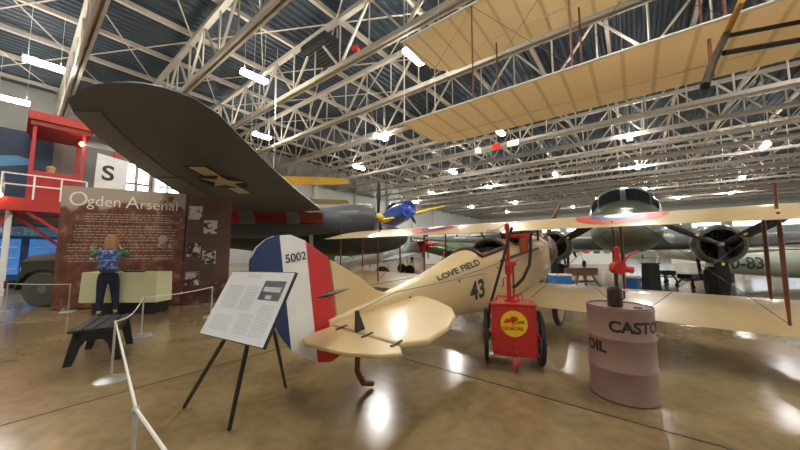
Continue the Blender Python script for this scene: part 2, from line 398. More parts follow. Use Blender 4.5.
# fin, tailplane, elevator
MB().prism([(.075,.02),(.06,.62),(.24,.5),(.42,.36),(.6,.2),(.82,.1),(.82,.05),(.4,.02)], .04).build('fin', fabric, bip, bevel=.01)
for sg in (-1, 1):
    tp = [(.0,.03),(.0,.9),(.16,1.04),(.45,1.03),(.72,.93),(.9,.78),(1.04,.52),(1.12,.3),(1.16,.05)]
    MB().prism([(a, sg*b_) for a, b_ in tp], .045, (0,0,.0), (1,0,0), (0,1,0)).build('tailplane', fabric, bip, bevel=.018)
    el = [(-.015,.06),(-.015,.92),(-.1,1.02),(-.2,.9),(-.31,.62),(-.38,.2),(-.33,.08),(-.2,.05)]
    MB().prism([(a, sg*b_) for a, b_ in el], .035, (0,0,.0), (1,0,0), (0,1,0)).build('elevator', fabric, bip, bevel=.014)
    hn = MB(); hn.prism([(-.03,.022),(.07,.022),(.02,.2),(-.005,.2)], .02, (0,sg*.42,0)); hn.build('control_horn', black, bip)
    cb = MB(); cb.tube([(0,sg*.42,.19),(.6,sg*.3,.2),(2.5,sg*.33,.02)], .004, 4); cb.build('control_cable', darkgrey, bip)
    hg = MB()
    for yy in (.2,.55,.88): hg.box((-.01,sg*yy,.024),(.12,.02,.008))
    hg.build('hinge', black, bip)
    # dark cable fairing and stay wires on the rudder
    hr = MB(); hr.loft([[Vector((x, sg*(.02+.0*x), .3+.35*0))+Vector((0, sg*a*r, b_*r)) for a, b_ in ((0,1),(1,0),(0,-1),(-.2,0))] for x, r in ((-.12,.004),(.0,.022),(.12,.016),(.24,.004))]); hr.build('rudder_horn', black, bip)
sk = MB(); sk.tube([(.45,0,-.12),(.3,0,-.3),(.26,0,-.55),(.32,0,-.7),(.44,0,-.76)], .03); sk.build('tailskid', wood, bip, smooth=True)
# wings
def wing(nm, y0, y1, x0, ch, z0, th, m=fabric, tip=True, parent=bip, inc=0., sweep=0.):
    sg = 1 if y1 > y0 else -1; L = abs(y1-y0); secs = []
    for u, le, te in ((0,0,0),(.3,0,0),(.6,0,0),(.85,0,0),(.94,.03,.02),(.98,.12,.06),(1,.3,.16)):
        y = y0+sg*L*u; k_ = 1 if not tip else 1
        secs.append(foil((x0+ch-le*ch, y, z0+inc), (x0+te*ch, y, z0), th*(1 if u < .94 else (.8 if u < .98 else .35))))
    return MB().loft(secs).build(nm, m, parent, smooth=True, ang=60)
UZ, LZ = .55, -.66; UX, LX = 3.52, 3.35; CH = 1.38
for sg, ye in ((-1, -4.3), (1, 5.7)):
    uw = wing('upper_wing', sg*.02, ye, UX, CH, UZ, .15)
    lw = wing('lower_wing', sg*.28, ye*.97, LX, CH, LZ, .15)
    # roundels painted on the underside and wrapping the trailing edge
    yc = -1.78 if sg < 0 else 1.75
    def foilz(a, low=True):
        for i in range(len(AF)-1):
            if AF[i][0] <= a <= AF[i+1][0]:
                k_ = (a-AF[i][0])/(AF[i+1][0]-AF[i][0]); bb = AF[i][1]+(AF[i+1][1]-AF[i][1])*k_; return .15*bb*(-.15 if low else .85)
        return 0
    for r0, r1, mm, nm in ((0,.21,mat('roundel_white', (.8,.78,.72), .35),'roundel_white_centre'),(.21,.38,mat('roundel_blue', (.03,.045,.16), .4),'roundel_blue_ring'),(.38,.6,mat('roundel_red', (.5,.03,.025), .4),'roundel_red_ring')):
        for low in (True, False):
            rb_ = MB(); nn = 40; rings = 4; grid = []
            for j in range(rings+1):
                rr = r0+(r1-r0)*j/rings
                grid.append([(UX+.75+rr*1.05*math.cos(2*PI*q/nn), yc+rr*math.sin(2*PI*q/nn)*1.0) for q in range(nn)])
            vs = []
            for g_ in grid:
                for x, y in g_:
                    a = min(max(1-(x-UX)/CH, 0), 1); vs.append((x, y, UZ+foilz(a, low)+(-.006 if low else .006)))
            fs = [(j*nn+q, j*nn+(q+1)%nn, (j+1)*nn+(q+1)%nn, (j+1)*nn+q) for j in range(rings) for q in range(nn)]
            rb_.add(vs, fs); rb_.build(nm, mm, uw)
    stations = [1.75, 3.28] + ([4.9] if sg > 0 else [])
    for yy in stations:
        for dx in (.25, 1.1):
            MB().lathe([(0,.013),(.3,.022),(1.0,.022),(1.24,.013)], (LX+dx, sg*yy, LZ+.05), Vector((UX-LX, 0, UZ-LZ+.04)), 8).build('interplane_strut', wood, bip, smooth=True)
        if yy > 3: MB().cyl((UX+.3, sg*yy, UZ+.1), (UX+.3, sg*yy, UZ+.4), .014, n=8).build('king_post', wood, bip)
        wv = MB(); wv.cyl((LX+.25, sg*yy, LZ+.06), (UX+.25, sg*(yy-1.2), UZ), .004, n=4); wv.cyl((LX+.25, sg*(yy-1.2), LZ+.06), (UX+.25, sg*yy, UZ), .004, n=4)
        wv.build('bracing_wires', darkgrey, bip)
    for dx in (.3, 1.1):
        MB().cyl((UX+dx+.3, sg*.3, .12), (UX+dx, sg*.42, UZ+.03), .022, n=8).build('cabane_strut', wood, bip)
    # gear
    for dx in (4.1, 4.75):
        MB().cyl((dx, sg*.33, -.55), (4.5, sg*.62, -1.02), .025, n=8).build('gear_strut', wood, bip)
    wh = empty('wheel', None, None, (4.5, sg*.72, -1.02)); wh.parent = bip
    MB().torus((0,0,0), .27, .05, (0,1,0), 28).build('tyre', mat('grey_rubber', (.09,.085,.08), .7), wh, smooth=True)
    MB().lathe([(-.03,.24),(-.05,.05),(.05,.05),(.03,.24)], (0,0,0), (0,1,0), 24).build('wheel_disc', fabric, wh, smooth=True)
MB().cyl((4.5,-.75,-1.02),(4.5,.75,-1.02),.02).build('axle', darkgrey, bip)
# lettering
wx = lambda x: smooth_interp(FT, x)[0]
text('number_lettering', '43', .36, black, lambda u, v: Vector((2.12+u, -wx(2.12+u)-.004, -.3+v)), bip, grow=.011, sub=.08)
text('name_lettering', 'LOVE FIELD', .165, black, lambda u, v: deck(1.5+u*1.1, .25+v/smooth_interp(FT, 1.5+u)[0]*.85)+Vector((0,-.004,.005)), bip, grow=.005, sub=.05)
st = MB(); st.tube([(1.2,-.155,.078),(2.4,-.302,.092),(3.3,-.362,.102),(5,-.392,.102)], .006, 5); st.build('seam', mat('seam_thread', (.3,.2,.1), .6), bip)
pp = MB()
for x in (1.0,1.9,2.9,3.6): pp.ball((x, -wx(x)-.005, .03), .014)
pp.build('rivet', mat('rust_brown', (.12,.04,.02), .5), bip)
hd = MB(); hd.tube([(x, -wx(x)-.01, .12+.01*math.sin(i)) for i, x in enumerate((3.0,3.3,3.6,3.9,4.2,4.6))], .022, 6); hd.build('coaming_lacing', leather, bip)

# ================================================================ oil cart
CX, CY = 1.44, 3.93
cart = empty('oil_cart', 'red oil cart on spoked wheels with hand pump and yellow round emblem', 'cart', (CX, CY, 0), (0, 0, R(-16)))
cr = mat('cart_red', (.5,.018,.018), .3, coat=.4)
MB().box((0,0,.475), (.52,.42,.58)).build('tank', cr, cart, bevel=.015)
MB().box((0,0,.775), (.54,.44,.02)).build('tank_lid', cr, cart, bevel=.006)
MB().box((0,0,.17), (.5,.4,.03)).build('chassis', cr, cart)
for sx in (-1, 1):
    w_ = empty('wheel', None, None, (sx*.325, .05, .34)); w_.parent = cart
    MB().torus((0,0,0), .31, .026, (1,0,0), 36).build('tyre', rubber, w_, smooth=True)
    MB().lathe([(-.05,.035),(-.03,.055),(.03,.055),(.05,.035)], (0,0,0), (1,0,0), 14).build('hub', cr, w_, smooth=True)
    MB().torus((0,0,0), .285, .014, (1,0,0), 36).build('rim', darkgrey, w_, smooth=True)
    for q in range(12):
        MB().cyl((0,0,0), (0, .28*math.cos(2*PI*q/12), .28*math.sin(2*PI*q/12)), .01, n=6).build('spoke', darkgrey, w_)
MB().cyl((-.33,.05,.34), (.33,.05,.34), .018).build('axle', darkgrey, cart)
c = MB(); c.torus((0,0,0), .055, .02, (1,0,0), 20); c.cyl((-.02,0,0),(.02,0,0),.05); c.build('caster', cr, cart, smooth=True).location = (0,-.26,.076)
c = MB(); c.bar((-.03,-.26,.076),(-.03,-.22,.2),.012); c.bar((.03,-.26,.076),(.03,-.22,.2),.012); c.box((0,-.2,.22),(.1,.06,.03)); c.build('caster_fork', cr, cart)
MB().bar((0,-.225,.24),(0,-.225,.32),.04,.02).build('latch', cr, cart)
# pump
MB().lathe([(0,.09),(.02,.09),(.025,.05),(.06,.045)], (0,.02,.785), n=20).build('pump_flange', cr, cart, smooth=True)
pump = MB(); pump.lathe([(0,.026),(.32,.026),(.33,.045),(.44,.045),(.46,.026),(.9,.024),(.93,.035),(.98,.03),(1.0,.01)], (-.03,.02,.80), n=16)
pump.cyl((.03,.02,.8),(.03,.02,1.28),.014); pump.box((0,.02,1.27),(.14,.06,.05)); pump.build('pump_column', cr, cart, smooth=True)
c = MB(); c.cyl((-.03,.02,1.62),(.2,.02,1.62),.025); c.cyl((.2,.02,1.66),(.2,.02,1.6),.05); c.torus((.1,.02,1.64),.05,.008,(0,0,1)); c.build('outlet_arm', cr, cart, smooth=True)
MB().lathe([(0,.04),(.02,.055),(.17,.055),(.19,.04)], (.17,.02,1.41), n=18).build('sight_glass', mat('oil_amber', (.35,.07,.015), .15), cart, smooth=True)
c = MB(); c.tube([(-.03,-.02,1.08),(-.1,-.04,1.08),(-.1,-.04,.98),(-.13,-.04,.97)], .01); c.build('crank', cr, cart, smooth=True); c = MB(); c.tube([(.04,.0,.86),(.12,-.02,.88),(.13,-.02,.8)],.008); c.build('drain_pipe', cr, cart, smooth=True)
c = MB(); c.tube([(-.2,-.1,.8),(-.18,-.1,.86),(.06,-.1,.86),(.08,-.1,.8)], .01); c.build('handle', cr, cart, smooth=True)
MB().tube([(.03,.0,1.74),(-.02,-.02,1.6),(-.1,-.04,1.3),(-.19,-.05,1.0),(-.275,-.06,.72),(-.3,-.08,.45)], .019).build('hose', rubber, cart, smooth=True)
MB().tube([(.28,.02,1.68),(.25,.0,1.62),(.245,-.01,1.45),(.22,-.03,1.25),(.14,-.03,1.08),(.06,-.02,.99),(.02,0,.96)], .02).build('hose', rubber, cart, smooth=True)
yemb = MB().cyl((0,-.2115,.55),(0,-.216,.55),.155,n=40).build('emblem', mat('emblem_yellow', (.85,.55,.02), .35), cart)
lion = [(-.11,.03),(-.08,.06),(-.05,.055),(-.02,.09),(.03,.085),(.05,.06),(.04,.045),(.02,.05),(.03,.03),(.0,.025),(-.01,.0),(-.03,.02),(-.06,.01),(-.09,-.01),(-.075,.015),(-.12,.0)]
MB().prism(lion, .002, (0,-.2175,.55)).build('lion_shape', mat('emblem_red', (.6,.03,.015), .4), yemb)
text('lettering', 'ROAR', .055, black, plane_map((-.025,-.2185,.555), (1,0,0), (0,0,1)), yemb, grow=.0015)
text('lettering', 'with', .024, black, plane_map((-.03,-.2185,.527), (1,0,0), (0,0,1)), yemb)
text('lettering', 'GILMORE', .057, MATS['emblem_red'], plane_map((-.132,-.2185,.475), (1,0,0), (0,0,1)), yemb, grow=.002)

# ================================================================ oil drum and drum pump
DX, DY = 2.245, 3.14
dm = mat('dusty_mauve_paint', (.27,.165,.135), .38)
dr = empty('oil_drum', 'mauve steel drum lettered castor oil standing on the floor', 'drum', (DX, DY, 0))
r = .282
prof = [(0,.27),(.012,r+.004),(.03,r+.002),(.04,r),(.27,r),(.285,r+.009),(.3,r+.009),(.315,r),(.565,r),(.58,r+.009),(.595,r+.009),(.61,r),(.84,r),(.85,r+.004),(.87,r+.005),(.88,r-.005),(.868,r-.014),(.86,.01)]
MB().lathe(prof, n=72).build('drum_body', dm, dr, smooth=True, ang=40)
MB().torus((0,0,.878), r-.004, .007, n=72).build('rim', mat('dark_mauve_rim', (.09,.05,.04), .4), dr, smooth=True)
MB().lathe([(0,.035),(.015,.035),(.016,.02)], (.12,-.1,.86)).build('bung_cap', darkgrey, dr)
fa = math.atan2(-DY, -DX)       # facing the camera
def drum_text(s_, size, a0, z):
    def fm(u, v):
        a = a0+u/r; return Vector(((r+.003)*math.cos(a), (r+.003)*math.sin(a), z+v))
    text('lettering', s_, size, mat('stencil_black', (.015,.013,.012), .5), fm, dr, grow=.005, sub=.025)
drum_text('CASTOR', .142, fa-.32, .665)
drum_text('OIL', .142, fa-1.22, .45)
dp = empty('drum_pump', 'rotary hand pump with red head and brown can on top of the mauve drum', 'pump', (DX-.035, DY, .868))
MB().lathe([(0,.062),(.01,.066),(.17,.066),(.19,.05),(.2,.02)], n=24).build('can', mat('brown_can', (.035,.018,.014), .4), dp, smooth=True)
MB().tube([(.06,0,.16),(.1,0,.15),(.1,0,.08),(.062,0,.06)], .008).build('can_handle', darkgrey, dp, smooth=True)
MB().cyl((.03,0,.15),(.03,0,.78),.016).build('pipe', mat('dark_bronze', (.06,.04,.03), .35, .6), dp)
MB().lathe([(-.045,.03),(-.04,.065),(.04,.065),(.045,.03)], (.035,-.02,.39), (0,1,0), 24).build('pump_head', cr, dp, smooth=True)
c = MB(); c.lathe([(0,.03),(.1,.022),(.16,.03),(.17,.01)], (.035,-.02,.44), n=14); c.cyl((.08,-.03,.38),(.17,-.04,.37),.03,.035); c.build('pump_valve', cr, dp, smooth=True)
c = MB(); c.tube([(.035,-.07,.39),(.09,-.08,.5),(.13,-.08,.53),(.2,-.09,.56)], .01); c.build('crank', cr, dp, smooth=True)

# ================================================================ easel sign
es = empty('easel_sign', 'slanted white information board on a black three legged easel', 'sign', (-1.5, 2.6, 0))
EO = Vector((-1.5, 2.6, 0)); a1 = ath(184,407,.012)-EO; a2 = ath(229,430,.012)-EO; a3 = ath(286,387,.012)-EO
ap = Vector((-1.065,2.345,1.24))-EO
for a in (a1, a2, a3): MB().bar(a, ap, .026, .026).build('leg', black, es, bevel=.003)
KS = .88; BR = Matrix.Rotation(-.575, 3, 'Z') @ Matrix.Rotation(-.487, 3, 'X') @ Matrix.Rotation(-.03, 3, 'Y')
cen = Vector((-1.213*KS, 2.42*KS, CAMH-.43*KS))-EO; W_, H_ = .865*KS, .558*KS
u = BR @ Vector((1,0,0)); v = BR @ Vector((0,0,1)); nrm = BR @ Vector((0,-1,0))
def rect(mb, x0, y0, x1, y1, d, th=.002):
    mb.prism([(x0,y0),(x1,y0),(x1,y1),(x0,y1)], th, cen+nrm*d, u, v)
c = MB(); rect(c, -W_/2, -H_/2, W_/2, H_/2, 0, .02); bo = c.build('board', black, es)
c = MB(); rect(c, -W_/2+.006, -H_/2+.006, W_/2-.006, H_/2-.006, .011); c.build('paper', mat('glossy_white_sheet', (.78,.78,.8), .12, var=.03, coat=.6), bo)
ink = mat('grey_print', (.38,.38,.4), .5)
c = MB(); random.seed(3)
def para(x0, x1, y0, y1, n_):
    for i in range(n_):
        y = y1-(y1-y0)*i/n_; x = x0
        while x < x1-.005:
            l = min(random.uniform(.008,.03), x1-x); rect(c, x, y, x+l, y+.0035, .0127, .0006); x += l+.006
para(-W_*.40, -W_*.14, -H_*.1, H_*.26, 16); para(-W_*.10, W_*.1, -H_*.1, H_*.26, 16); para(-W_*.40, -W_*.1, -H_*.42, -H_*.2, 9)
para(W_*.0, W_*.2, -H_*.42, -H_*.14, 12); para(W_*.24, W_*.44, -H_*.42, -H_*.0, 16); para(-W_*.18, W_*.05, H_*.38, H_*.44, 3)
c.build('printed_text', ink, bo)
c = MB(); rect(c, W_*.14, H_*.08, W_*.44, H_*.36, .0127, .0006); c.build('photograph', mat('photo_grey', (.12,.12,.13), .3, scale=14, var=.6), bo)
c = MB(); rect(c, W_*.17, H_*.2, W_*.41, H_*.27, .0134, .0005); rect(c, W_*.24, H_*.1, W_*.32, H_*.15, .0134, .0005); c.build('photograph', mat('photo_light', (.55,.55,.55), .3), bo)
MB().bar(cen-nrm*.012+v*.1, ap, .03).build('back_brace', black, es)

# ================================================================ plastic bench
bc = (ath(66,366,0)+ath(117,362,0)+ath(89,347,0)+ath(131,344,0))/4; d_ = (ath(89,347,0)-ath(66,366,0)).normalized(); ang_ = math.atan2(d_.y, d_.x)
bn = empty('bench', 'small black plastic bench with slatted top on the open floor', 'bench', bc, (0,0,ang_))
for i in range(4): MB().box((0,-.18+i*.12,.43), (1.0,.112,.035)).build('slat', black, bn, bevel=.008)
for x in (-.4,.4):
    arch = [(-.27,0),(-.19,0),(-.13,.22),(-.08,.29),(.08,.29),(.13,.22),(.19,0),(.27,0),(.2,.41),(-.2,.41)]
    MB().prism(arch, .05, (x,0,0), (0,1,0), (0,0,1)).build('leg_frame', black, bn, bevel=.006)
for y in (-.17,.17): MB().prism([(-.45,.32),(.45,.32),(.47,.412),(-.47,.412)], .03, (0,y,0)).build('side_rail', black, bn, bevel=.004)

# ================================================================ stanchions and cords
def stanchion_proto():
    e = empty('stanchion', 'x', 'barrier post', group='steel barrier posts along the walkway')
    MB().lathe([(0,.155),(.008,.155),(.02,.14),(.028,.03)], n=32).build('base', chrome, e, smooth=True)
    MB().cyl((0,0,.02),(0,0,.63),.0125).build('post', chrome, e, smooth=True)
    MB().ball((0,0,.635), .018).build('cap', chrome, e, smooth=True)
    return e
P0 = stanchion_proto()
sp = [((111,380),'barrier post between bench and camera, wide round base in full view'),((141,336),'barrier post behind the bench, in front of the cream case'),((68,312),'barrier post before the left bottom corner of the brown panel'),((5,311),'barrier post at the far left edge of the view'),(None,'nearest barrier post, cut off by the bottom edge'),((214,316),'barrier post in front of the photo panel beside the easel'),(None,'barrier post beyond the bottom edge of the view')]
SPOT = []
for i, (px, lb) in enumerate(sp):
    o = P0 if i == 0 else copy_tree(P0)
    if px: p = ath(px[0], px[1], 0)
    elif i == 4: p = ath(136,409,.64); p.z = 0
    else: p = ath(166,452,.64); p.z = 0; p = SPOT[4]+(p-SPOT[4]).normalized()*1.0
    if i == 5: p = Vector((-4.1, 6.65, 0))
    o.location = p; o['label'] = lb; SPOT.append(p.copy())
cordm = mat('white_cord', (.75,.72,.66), .6)
def cord(a, b_, sag, lb):
    pts = [SPOT[a].lerp(SPOT[b_], k_/12)+Vector((0,0,.64-sag*math.sin(PI*k_/12))) for k_ in range(13)]
    tag(MB().tube(pts, .008, 6).build('barrier_cord', cordm, smooth=True), lb, 'cord', 'barrier cords')
cord(0, 1, .1, 'white cord sagging from the post beside the bench to the next post')
cord(1, 5, .03, 'white cord running right past the cream case')
cord(3, 2, .01, 'thin cord in front of the truck wheel at left')
cord(0, 4, .0, 'white cord running from the bench post down to the nearest post')
cord(4, 6, .0, 'white cord leaving the picture at the bottom edge')

# ================================================================ display panels and case
PA = Vector((-8.42, 7.42, 0)); PBv = Vector((-4.72, 8.3, 0)); du = (PBv-PA).normalized(); pang = math.atan2(du.y, du.x); PL = (PBv-PA).length
def contrast(name, a, b_, scale, p0=.46, p1=.54):
    m = mat(name, a, .4); nt = m.node_tree; N = nt.nodes; L = nt.links
    nz = [n for n in N if n.type == 'TEX_NOISE'][0]; nz.inputs['Scale'].default_value = scale; nz.inputs['Detail'].default_value = 3
    r = N.new('ShaderNodeValToRGB'); r.color_ramp.elements[0].position = p0; r.color_ramp.elements[0].color = a+(1,); r.color_ramp.elements[1].position = p1; r.color_ramp.elements[1].color = b_+(1,)
    L.new(nz.outputs['Fac'], r.inputs[0]); L.new(r.outputs[0], N['Principled BSDF'].inputs['Base Color']); return m
def mural_mat(name, top, bottom, lvl):
    m = bpy.data.materials.new(name); m.use_nodes = True; nt = m.node_tree; N = nt.nodes; L = nt.links; b = N['Principled BSDF']; b.inputs['Roughness'].default_value = .4
    tc = N.new('ShaderNodeTexCoord'); sx = N.new('ShaderNodeSeparateXYZ'); L.new(tc.outputs['Object'], sx.inputs[0])
    n1 = N.new('ShaderNodeTexNoise'); n1.inputs['Scale'].default_value = 1.3; n1.inputs['Detail'].default_value = 8; L.new(tc.outputs['Object'], n1.inputs[0])
    ad = N.new('ShaderNodeMath'); ad.operation = 'MULTIPLY_ADD'; ad.inputs[1].default_value = 1.6; L.new(n1.outputs['Fac'], ad.inputs[0]); L.new(sx.outputs['Z'], ad.inputs[2])
    mr = N.new('ShaderNodeMapRange'); mr.inputs[1].default_value = lvl; mr.inputs[2].default_value = lvl+.12; L.new(ad.outputs[0], mr.inputs[0])
    n2 = N.new('ShaderNodeTexNoise'); n2.inputs['Scale'].default_value = 4.5; n2.inputs['Detail'].default_value = 9; n2.inputs['Roughness'].default_value = .7; L.new(tc.outputs['Object'], n2.inputs[0])
    r = N.new('ShaderNodeValToRGB'); e = r.color_ramp.elements; e[0].position = .38; e[0].color = (bottom[0]*.5, bottom[1]*.45, bottom[2]*.4, 1); e[1].position = .66; e[1].color = (.34,.2,.13,1)
    q = e.new(.55); q.color = bottom+(1,); L.new(n2.outputs['Fac'], r.inputs[0])
    mx = N.new('ShaderNodeMix'); mx.data_type = 'RGBA'; L.new(mr.outputs[0], mx.inputs[0]); L.new(r.outputs[0], mx.inputs[6]); mx.inputs[7].default_value = top+(1,); L.new(mx.outputs[2], b.inputs['Base Color'])
    return m
mur = mural_mat('sepia_mural', (.42,.34,.26), (.2,.07,.045), 3.28)
pn = empty('exhibit_panel', 'tall sepia exhibit panel titled Ogden Arsenal behind the cream case', 'display panel', PA, (0,0,pang))
W1 = 2.72
MB().prism([(0,.03),(W1,.03),(W1,2.95),(0,3.05)], .12, (0,0,0)).build('panel_board', mur, pn)
cream = mat('cream_print', (.85,.8,.7), .5)
text('title_lettering', 'O', .52, cream, plane_map((.14,-.064,2.56), (1,0,-.03), (0,0,1)), pn, grow=-.002)
text('title_lettering', 'gden', .385, cream, plane_map((.535,-.064,2.56), (1,0,-.03), (0,0,1)), pn, grow=-.002)
text('title_lettering', 'A', .46, cream, plane_map((1.36,-.064,2.52), (1,0,-.03), (0,0,1)), pn, grow=-.002)
text('title_lettering', 'rsenal', .37, cream, plane_map((1.67,-.064,2.51), (1,0,-.03), (0,0,1)), pn, grow=-.002).scale = (1,1,1)
c = MB(); random.seed(5)
def lines(x0, x1, z0, z1, n_, hh=.022):
    for i in range(n_):
        z = z1-(z1-z0)*i/n_; x = x0+random.uniform(0,.05); xe = x1-random.uniform(0,.2)
        while x < xe:
            l = random.uniform(.03,.14); c.box((x+l/2,-.062,z), (l,.004,hh)); x += l+.03
lines(.5,2.55,2.1,2.35,4,.018); lines(.3,2.6,1.62,2.05,6,.018); lines(.2,2.5,1.35,1.58,3,.018); lines(.2,1.2,1.1,1.3,3,.018); lines(1.4,2.6,1.15,1.3,2,.018)
c.build('printed_text', mat('text_print', (.5,.4,.32), .5), pn)
c = MB()
for x, z, s_ in ((2.25,1.75,.12),(2.3,1.6,.16),(.75,1.25,.1),(.9,1.25,.1),(.75,1.5,.09),(2.4,2.75,.13),(2.2,2.68,.1)):
    c.prism([(x+s_*math.cos(a)*random.uniform(.6,1.1), z+s_*math.sin(a)*random.uniform(.6,1.1)) for a in [2*PI*q/9 for q in range(9)]], .004, (0,-.062,0))
c.build('picture_figures', contrast('faded_figure', (.2,.09,.06), (.5,.4,.32), 8), pn)
p2 = PA+du*(W1+.04)
pn2 = empty('photo_panel', 'dark brown panel of old photographs right of the titled panel', 'display panel', p2, (0,0,pang+R(3)))
W2 = PL-W1-.04
MB().prism([(0,.03),(W2,.03),(W2,2.85),(0,2.93)], .1).build('panel_board', mural_mat('brown_panel', (.12,.06,.045), (.11,.045,.032), 1.3), pn2)
ph = contrast('old_photo', (.05,.025,.02), (.6,.55,.5), 7)
phd = mat('caption_brown', (.1,.055,.045), .5)
for x, z, k_ in ((.0,2.5,1),(.0,1.98,0),(.0,1.5,1),(.0,1.05,0),(.0,.75,1),(.42,2.6,0),(.42,2.12,1),(.42,1.72,0),(.42,1.3,1),(.42,.95,0)):
    MB().box((x*.88+.2,-.053,z-.05), (.32,.008,.36 if k_ else .34)).build('photograph' if k_ else 'caption', ph if k_ else phd, pn2)
ca = empty('display_case', 'long cream display case on a dark plinth before the brown panel', 'case', (-6.38, 7.08, 0), (0,0,R(3)))
crm = mat('pale_cream_laminate', (.62,.6,.36), .45, var=.04)
MB().loft([[Vector((x, y, z)) for x, y in ((-.82*e_,-.22),(.86*e_,-.22),(.9*e_,.22),(-.86*e_,.22))] for z, e_ in ((.26,.99),(.30,1.0),(.92,.97),(.94,.96))]).build('case_body', crm, ca, bevel=.01)
MB().box((.15,0,.13), (1.4,.35,.26)).build('plinth', black, ca)
MB().box((.25,-.1,.955), (.38,.16,.03)).build('button_box', black, ca, bevel=.005)
c = MB()
for i in range(4): c.cyl((.12+i*.085,-.1,.972),(.12+i*.085,-.1,.982),.02)
c.build('button', crm, ca)
# ================================================================ grey twin engined bomber behind the panels (nose to the right)
def wob(mb, name, m, root, **kw): return mb.build(name, m, root, M=Matrix.Translation(-Vector(root.location)), **kw)
gm = mat('bomber_grey', (.098,.108,.128), .42, scale=1.2, var=.15)
gl = mat('bomber_light_grey', (.2,.21,.215), .35, .2, scale=1.5)
bo_ = empty('bomber', 'grey twin engined bomber whose long dark wing reaches toward the camera over the brown panels', 'airplane', (-4.5, 12.2, 0))
WG = [(3.64,-3.45,-3.7,.02),(3.68,-3.25,-3.93,.05),(3.76,-3.08,-4.13,.08),(3.88,-2.95,-4.36,.1),(4.0,-2.86,-4.62,.12),(4.4,-2.76,-4.95,.15),(5.2,-2.82,-5.38,.19),(6.7,-2.92,-5.95,.26),(8.7,-2.95,-6.5,.34),(10.3,-2.92,-6.85,.42),(11.0,-2.9,-6.95,.45)]
hz = lambda Y: 3.5-.095*(Y-4.2)
wg_ = MB().loft([foil((a, Y, hz(Y)+th*.15), (b_, Y, hz(Y)+th*.15), th) for Y, a, b_, th in WG])
wgo = wob(wg_, 'wing', gm, bo_, smooth=True, ang=60)
# lighter flap and aileron strips under the trailing edge
def under(Y0, Y1, c0, c1, n_=6, d=.02):
    m_ = MB(); vs = []
    for i in range(n_+1):
        Y = Y0+(Y1-Y0)*i/n_
        for j in range(len(WG)-1):
            if WG[j][0] <= Y <= WG[j+1][0]:
                k_ = (Y-WG[j][0])/(WG[j+1][0]-WG[j][0]); a, b_, th = [WG[j][q]+(WG[j+1][q]-WG[j][q])*k_ for q in (1,2,3)]
        for c_ in (c0, c1):
            bb = smooth_interp(AF, c_)[0]; vs.append((a+(b_-a)*c_, Y, hz(Y)+th*.15-th*bb*.15-d))
            vs.append((a+(b_-a)*c_, Y, hz(Y)+th*.15-th*bb*.15-d+.015))
    m_.v = [Vector(v_) for v_ in vs]
    for i in range(n_): a = i*4; m_.f += [(a,a+2,a+6,a+4),(a+1,a+5,a+7,a+3),(a,a+4,a+5,a+1),(a+2,a+3,a+7,a+6)]
    m_.f += [(0,1,3,2),(n_*4,n_*4+2,n_*4+3,n_*4+1)]
    return m_
ol = mat('flap_grey', (.165,.17,.18), .4)
wob(under(4.3, 7.2, .80, .985), 'aileron', ol, bo_); wob(under(7.3, 10.8, .78, .985), 'flap', ol, bo_)
# star and bars insignia on the underside
wc_ = mat('insignia_cream', (.62,.56,.42), .45); nv = mat('insignia_dark', (.012,.014,.022), .5)
ic = Vector((-4.5, 7.55)); 
def flatp(poly, nm, m, d):
    mb = MB(); n_ = len(poly); sl = (.095)
    for dd in (0, .004): mb.v += [Vector((x, y, hz(y)-d-dd)) for x, y in poly]
    mb.f = [tuple(range(n_)), tuple(range(2*n_-1, n_-1, -1))]+[(i, (i+1)%n_, (i+1)%n_+n_, i+n_) for i in range(n_)]
    return mb
wob(flatp([(ic.x+.56*math.cos(2*PI*q/32), ic.y+.56*math.sin(2*PI*q/32)) for q in range(32)], '', nv, .002), 'insignia_disc', nv, bo_)
for sg in (1,-1):
    wob(flatp([(ic.x-.25, ic.y+sg*.45),(ic.x+.25, ic.y+sg*.45),(ic.x+.25, ic.y+sg*1.1),(ic.x-.25, ic.y+sg*1.1)], '', nv, .001), 'insignia_bar_border', nv, bo_)
    wob(flatp([(ic.x-.19, ic.y+sg*.5),(ic.x+.19, ic.y+sg*.5),(ic.x+.19, ic.y+sg*1.05),(ic.x-.19, ic.y+sg*1.05)], '', wc_, .006), 'insignia_bar', wc_, bo_)
star = [(ic.x+(.54 if q%2==0 else .22)*math.cos(PI*q/5), ic.y+(.54 if q%2==0 else .22)*math.sin(PI*q/5)) for q in range(10)]
wob(flatp(star, '', wc_, .01), 'insignia_star', wc_, bo_)
# red wing root band, lamp reflections painted in as pale grey sections
for i, (x0, x1, mm, nm) in enumerate(((-6.9,-6.1,MATS['cart_red'],'red_band'),(-6.1,-5.5,gl,'lamp_glint_band'),(-5.5,-4.3,mat('faded_band_red', (.23,.03,.025), .25, coat=.5),'red_band'),(-4.3,-3.8,gl,'lamp_glint_band'),(-3.8,-2.95,MATS['faded_band_red'],'red_band'))):
    wob(MB().loft([[Vector((x, 11.0+.35*math.sin(q*PI/10), 2.48+.44*math.cos(q*PI/10)*(1 if x < -3.5 else .8))) for q in range(6)]+[Vector((x, 11.5, 2.45)), Vector((x, 11.5, 2.95))] for x in (x0, (x0+x1)/2, x1)]), nm, mm, bo_, smooth=True)
wob(MB().lathe([(0,.08),(1.5,.4),(3,.62),(4.2,.68),(6.0,.6),(7.6,.5),(8.8,.5),(9.05,.4)], (-10.0,12.1,2.55), (1,0,.01), 28), 'nacelle', gm, bo_, smooth=True)
wob(MB().lathe([(0,.4),(1.2,.53),(1.7,.53),(1.9,.44),(1.92,.1)], (-2.9,12.1,2.78), (1,0,0), 28), 'cowling', mat('cowl_grey', (.13,.135,.14), .35, .2), bo_, smooth=True)
